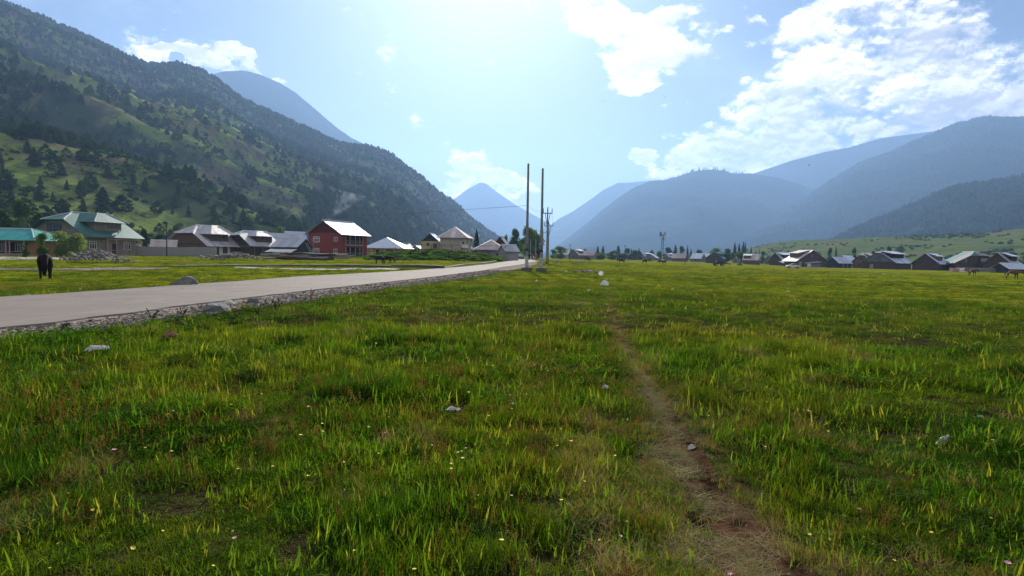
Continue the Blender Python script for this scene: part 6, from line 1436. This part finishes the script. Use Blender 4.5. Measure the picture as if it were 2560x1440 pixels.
def person(label, p, heading, top, legs, hair, s=1.0, walk=.14, arm='down', long_=True):
    e = empty('person', p, label, 'person'); e.rotation_euler.z = heading; e.scale = (s, s, s)
    J = [(0, 0, .95, .13, .10), (0, 0, 1.18, .12, .09), (0, 0, 1.40, .14, .10), (0, 0, 1.52, .055), (0, .01, 1.60, .085, .095), (0, .02, 1.70, .075, .09)]; E = [(0, 1), (1, 2), (2, 3), (3, 4), (4, 5)]
    for sx in (-1, 1):
        i = len(J); w_ = walk*sx; J += [(.10*sx, 0, .90, .085), (.10*sx, w_*.6, .50, .058), (.10*sx, w_, .10, .04), (.10*sx, w_+.12, .04, .038)]; E += [(0, i), (i, i+1), (i+1, i+2), (i+2, i+3)]
        i = len(J); J += [(.19*sx, 0, 1.40, .055), (.24*sx, -w_*.5, 1.13, .042), (.25*sx, -w_*.4+.08, .88, .032), (.25*sx, -w_*.4+.12, .80, .03)]; E += [(2, i), (i, i+1), (i+1, i+2), (i+2, i+3)]
    skin('body', J, E, m_skin, e)
    J = [(0, 0, .50 if long_ else .85, .19, .16), (0, 0, .9, .17, .14), (0, 0, 1.18, .145, .12), (0, 0, 1.42, .16, .12)]; E = [(0, 1), (1, 2), (2, 3)]
    for sx in (-1, 1):
        i = len(J); J += [(.20*sx, 0, 1.40, .07), (.25*sx, -walk*sx*.5, 1.12, .062), (.26*sx, -walk*sx*.4+.08, .90, .06)]; E += [(3, i), (i, i+1), (i+1, i+2)]
    skin('tunic', J, E, top, e)
    J = [(0, 0, .88, .13, .11)]; E = []
    for sx in (-1, 1):
        i = len(J); w_ = walk*sx; J += [(.10*sx, 0, .82, .1), (.10*sx, w_*.6, .48, .085), (.10*sx, w_, .13, .075)]; E += [(0, i), (i, i+1), (i+1, i+2)]
    skin('trousers', J, E, legs, e); skin('hair', [(0, -.03, 1.73, .085, .10), (0, -.05, 1.62, .07)], [(0, 1)], hair, e, 1)
m_skin = flat_mat('skin', (.36, .21, .14), .6); m_cblk = flat_mat('black cloth', (.012, .012, .014), .8); m_cred = flat_mat('red cloth', (.45, .05, .04), .8); m_chair = flat_mat('dark hair', (.01, .008, .007), .6); m_cscarf = flat_mat('pale orange scarf', (.55, .33, .22), .8); m_cnavy = flat_mat('dark blue cloth', (.02, .025, .06), .8)
for px, py, D_, tp, lg, hr, s, lb in ((1323, 650.5, 0, m_cblk, m_cblk, m_chair, 1.08, 'person in long black clothes walking on the left of the road group'), (1331, 650.5, 1.5, m_cnavy, m_cblk, m_chair, .95, 'person in dark clothes in the middle of the road group'),
                                  (1340, 651, -1, m_cred, m_cblk, m_cscarf, .98, 'person in a red tunic with a pale scarf on the road')):
    q = gpt(px, py); q.y += D_; q.z = float(gbase(q.x, q.y))+RD_Z; person(lb, q, R(random.uniform(-25, 25)), tp, lg, hr, s)

# ------------------------------------------------------------------ vehicles and carts
m_tyre = flat_mat('rubber', (.02, .02, .02), .9)
def wheel(parent, x, y, r_, w_=.2):
    V = []; n = 14
    for yy in (-w_/2, w_/2):
        for i in range(n): a = 2*math.pi*i/n; V.append((x+r_*math.cos(a), y+yy, r_+r_*math.sin(a)))
    o = meshobj('wheel', V, [tuple(range(n)), tuple(range(n, 2*n))]+[(i, (i+1) % n, n+(i+1) % n, n+i) for i in range(n)], m_tyre, parent)
    V = [(x+r_*.55*math.cos(2*math.pi*i/8), y+(-1 if y < 0 else 1)*(w_/2+.01), r_+r_*.55*math.sin(2*math.pi*i/8)) for i in range(8)]; meshobj('rim', V, [tuple(range(8))], m_galv2, o)
def car(label, p, heading, paint, cat='car', name='parked_car'):
    e = empty(name, p, label, cat); e.rotation_euler.z = heading
    prof = [(-2.05, .30), (-2.08, .62), (-1.95, .86), (-1.25, .95), (-.85, 1.02), (1.15, 1.0), (1.9, .88), (2.05, .6), (2.02, .30)]
    n = len(prof); V = [(x, y*(1 if .4 < z < .9 else .95), z) for y in (-.84, .84) for x, z in prof]; meshobj('body', V, [tuple(range(n)), tuple(range(n, 2*n))]+[(i, (i+1) % n, n+(i+1) % n, n+i) for i in range(n)], paint, e)
    cab = [(-1.75, .93), (-1.35, 1.38), (-.2, 1.47), (.45, 1.40), (1.05, .99)]; n = len(cab); V = [(x, y*(1 if z < 1.1 else .82), z) for y in (-.78, .78) for x, z in cab]; meshobj('windows', V, [tuple(range(n)), tuple(range(n, 2*n))]+[(i, (i+1) % n, n+(i+1) % n, n+i) for i in range(n)], m_glass, e)
    V = [(x, y, z) for y in (-.66, .66) for x, z in ((-1.4, 1.39), (-.2, 1.48), (.5, 1.40), (.5, 1.44), (-.2, 1.53), (-1.4, 1.43))]; meshobj('roof', V, [tuple(range(6)), tuple(range(6, 12))]+[(i, (i+1) % 6, 6+(i+1) % 6, 6+i) for i in range(6)], paint, e)
    for x in (-1.3, 1.3):
        for y in (-.78, .78): wheel(e, x, y, .32)
    bevbox('headlight', (2.03, -.55, .68), (.06, .3, .14), m_plas, e, .02); bevbox('headlight', (2.03, .55, .68), (.06, .3, .14), m_plas, e, .02); bevbox('bumper', (2.05, 0, .42), (.12, 1.6, .16), m_wgry, e, .03)
m_carw, t, b = material('white car paint'); b.inputs['Base Color'].default_value = (.62, .63, .65, 1); b.inputs['Roughness'].default_value = .25; t.link(t.ramp(t.noise(pos_node(t), 3, 3), .3, .7, .2, .4), b.inputs['Roughness'])
p = gpt(1982, 670.5); car('white parked car in front of the largest gable house', p, R(172), m_carw)
p = gpt(1797, 665); e = empty('cart', p, 'dark loaded cart with long poles sticking out in the meadow', 'cart'); bevbox('cart_bed', (0, 0, .85), (3.6, 1.6, .5), m_dwood, e, .04); bevbox('load', (.1, 0, 1.5), (2.4, 1.4, .9), m_wpole, e, .15, 2, .75, .03)
for x in (-1.1, 1.1):
    for y in (-.85, .85): wheel(e, x, y, .45)
tube('beam', [(-5.4, .2, 1.25), (0, 0, 1.0), (3.9, -.2, .75)], .10, m_wpole, e, 6); tube('beam', [(-2.0, .5, 1.3), (3.0, .3, .9)], .09, m_wpole, e, 6); tube('shaft', [(1.6, 0, .8), (4.2, .1, .35)], .07, m_dwood, e, 6)
# white domed hut beside the far road
p = gD(1300, 236); e = empty('hut', p, 'small white arched hut at the far end of the road', 'hut'); V = []; Fc = []; n = 9
for y in (-1.5, 1.5):
    for i in range(n): a = math.pi*i/(n-1); V.append((1.35*math.cos(a), y, .9+1.1*math.sin(a)))
for i in range(n-1): Fc.append((i, i+1, n+i+1, n+i))
Fc += [tuple(range(n)), tuple(range(n, 2*n))]; meshobj('cover', V, Fc, m_wht, e); bevbox('wall', (0, 0, .45), (2.6, 2.9, .9), m_wgry, e, .02)
# birds
def bird(px, py, D, label, s=.16):
    p = at(px, py, D); e = empty('bird', p, label, 'bird', 'birds in the sky'); e.rotation_euler = (R(15), R(20), random.random()*6)
    meshobj('body', [(-s*.7, 0, 0), (0, -s*.16, 0), (0, s*.16, 0), (s*.6, 0, 0), (0, 0, s*.16), (0, 0, -s*.12)], [(0, 1, 4), (0, 4, 2), (3, 4, 1), (3, 2, 4), (0, 5, 1), (0, 2, 5), (3, 1, 5), (3, 5, 2)], m_cblk, e)
    for sy in (-1, 1): meshobj('wing', [(-s*.2, sy*s*.1, .01), (s*.25, sy*s*.1, .01), (s*.1, sy*s*.6, s*.2), (-s*.15, sy*s*1.1, s*.1), (-s*.2, sy*s*.1, .02), (s*.25, sy*s*.1, .02), (s*.1, sy*s*.6, s*.22), (-s*.15, sy*s*1.1, s*.12)], [(0, 1, 2, 3), (4, 7, 6, 5), (0, 3, 7, 4), (1, 5, 6, 2)], m_cblk, e)
bird(1507, 253, 55, 'tiny dark bird in the pale sky above the right ridge'); bird(1662, 243, 60, 'tiny dark bird left of the big cloud bank'); bird(2023, 413, 60, 'tiny dark bird in front of the high ridge')
# chimney smoke
V = []; Fc = []; n = 10; K = 16
for k in range(K):
    f = k/(K-1); c = at(812+72*f**.9, 556-72*f, 152); r_ = .35+2.6*f**.9
    for i in range(n): a = 2*math.pi*i/n; V.append((c.x+r_*math.cos(a)*(1+.15*math.sin(3*a+k)), c.y+r_*math.sin(a), c.z-.2*r_*math.cos(a)))
for k in range(K-1):
    for i in range(n): Fc.append((k*n+i, k*n+(i+1) % n, (k+1)*n+(i+1) % n, (k+1)*n+i))
Fc += [tuple(range(n))[::-1], tuple(range((K-1)*n, K*n))]
sm = meshobj('smoke', V, Fc); m_s = bpy.data.materials.new('smoke'); m_s.use_nodes = True; t = NT(m_s.node_tree); t.n.clear()
pv = t.new('ShaderNodeVolumePrincipled'); pv.inputs['Color'].default_value = (.72, .86, 1, 1); P = pos_node(t); t.link(t.ramp(t.noise(P, .55, 5, .6), .44, .80, 0, .28), pv.inputs['Density']); ho = t.new('ShaderNodeOutputMaterial'); t.link(pv.outputs[0], ho.inputs['Volume']); sm.data.materials.append(m_s)
tag(sm, 'thin bluish smoke drifting up behind the red house', kind='stuff')
# ------------------------------------------------------------------ haze
_top = 30+max(max(v.co.z for v in o.data.vertices) for o in COL.objects if o.name.startswith(('mountain', 'foothill')))
hz = meshobj('haze', [(x, y, z) for x in (-8200, 8200) for y in (-8200, 8200) for z in (-8, _top)], [(0, 1, 3, 2), (4, 6, 7, 5), (0, 4, 5, 1), (2, 3, 7, 6), (0, 2, 6, 4), (1, 5, 7, 3)])
m_h = bpy.data.materials.new('haze'); m_h.use_nodes = True; t = NT(m_h.node_tree); t.n.clear()
pv = t.new('ShaderNodeVolumePrincipled'); pv.inputs['Color'].default_value = (.34, .57, 1.0, 1); pv.inputs['Density'].default_value = .000135; pv.inputs["Anisotropy"].default_value = .35
ho = t.new('ShaderNodeOutputMaterial'); t.link(pv.outputs[0], ho.inputs['Volume']); hz.data.materials.append(m_h)
m_h.cycles.homogeneous_volume = True
tag(hz, 'pale blue haze filling the valley', kind='stuff')
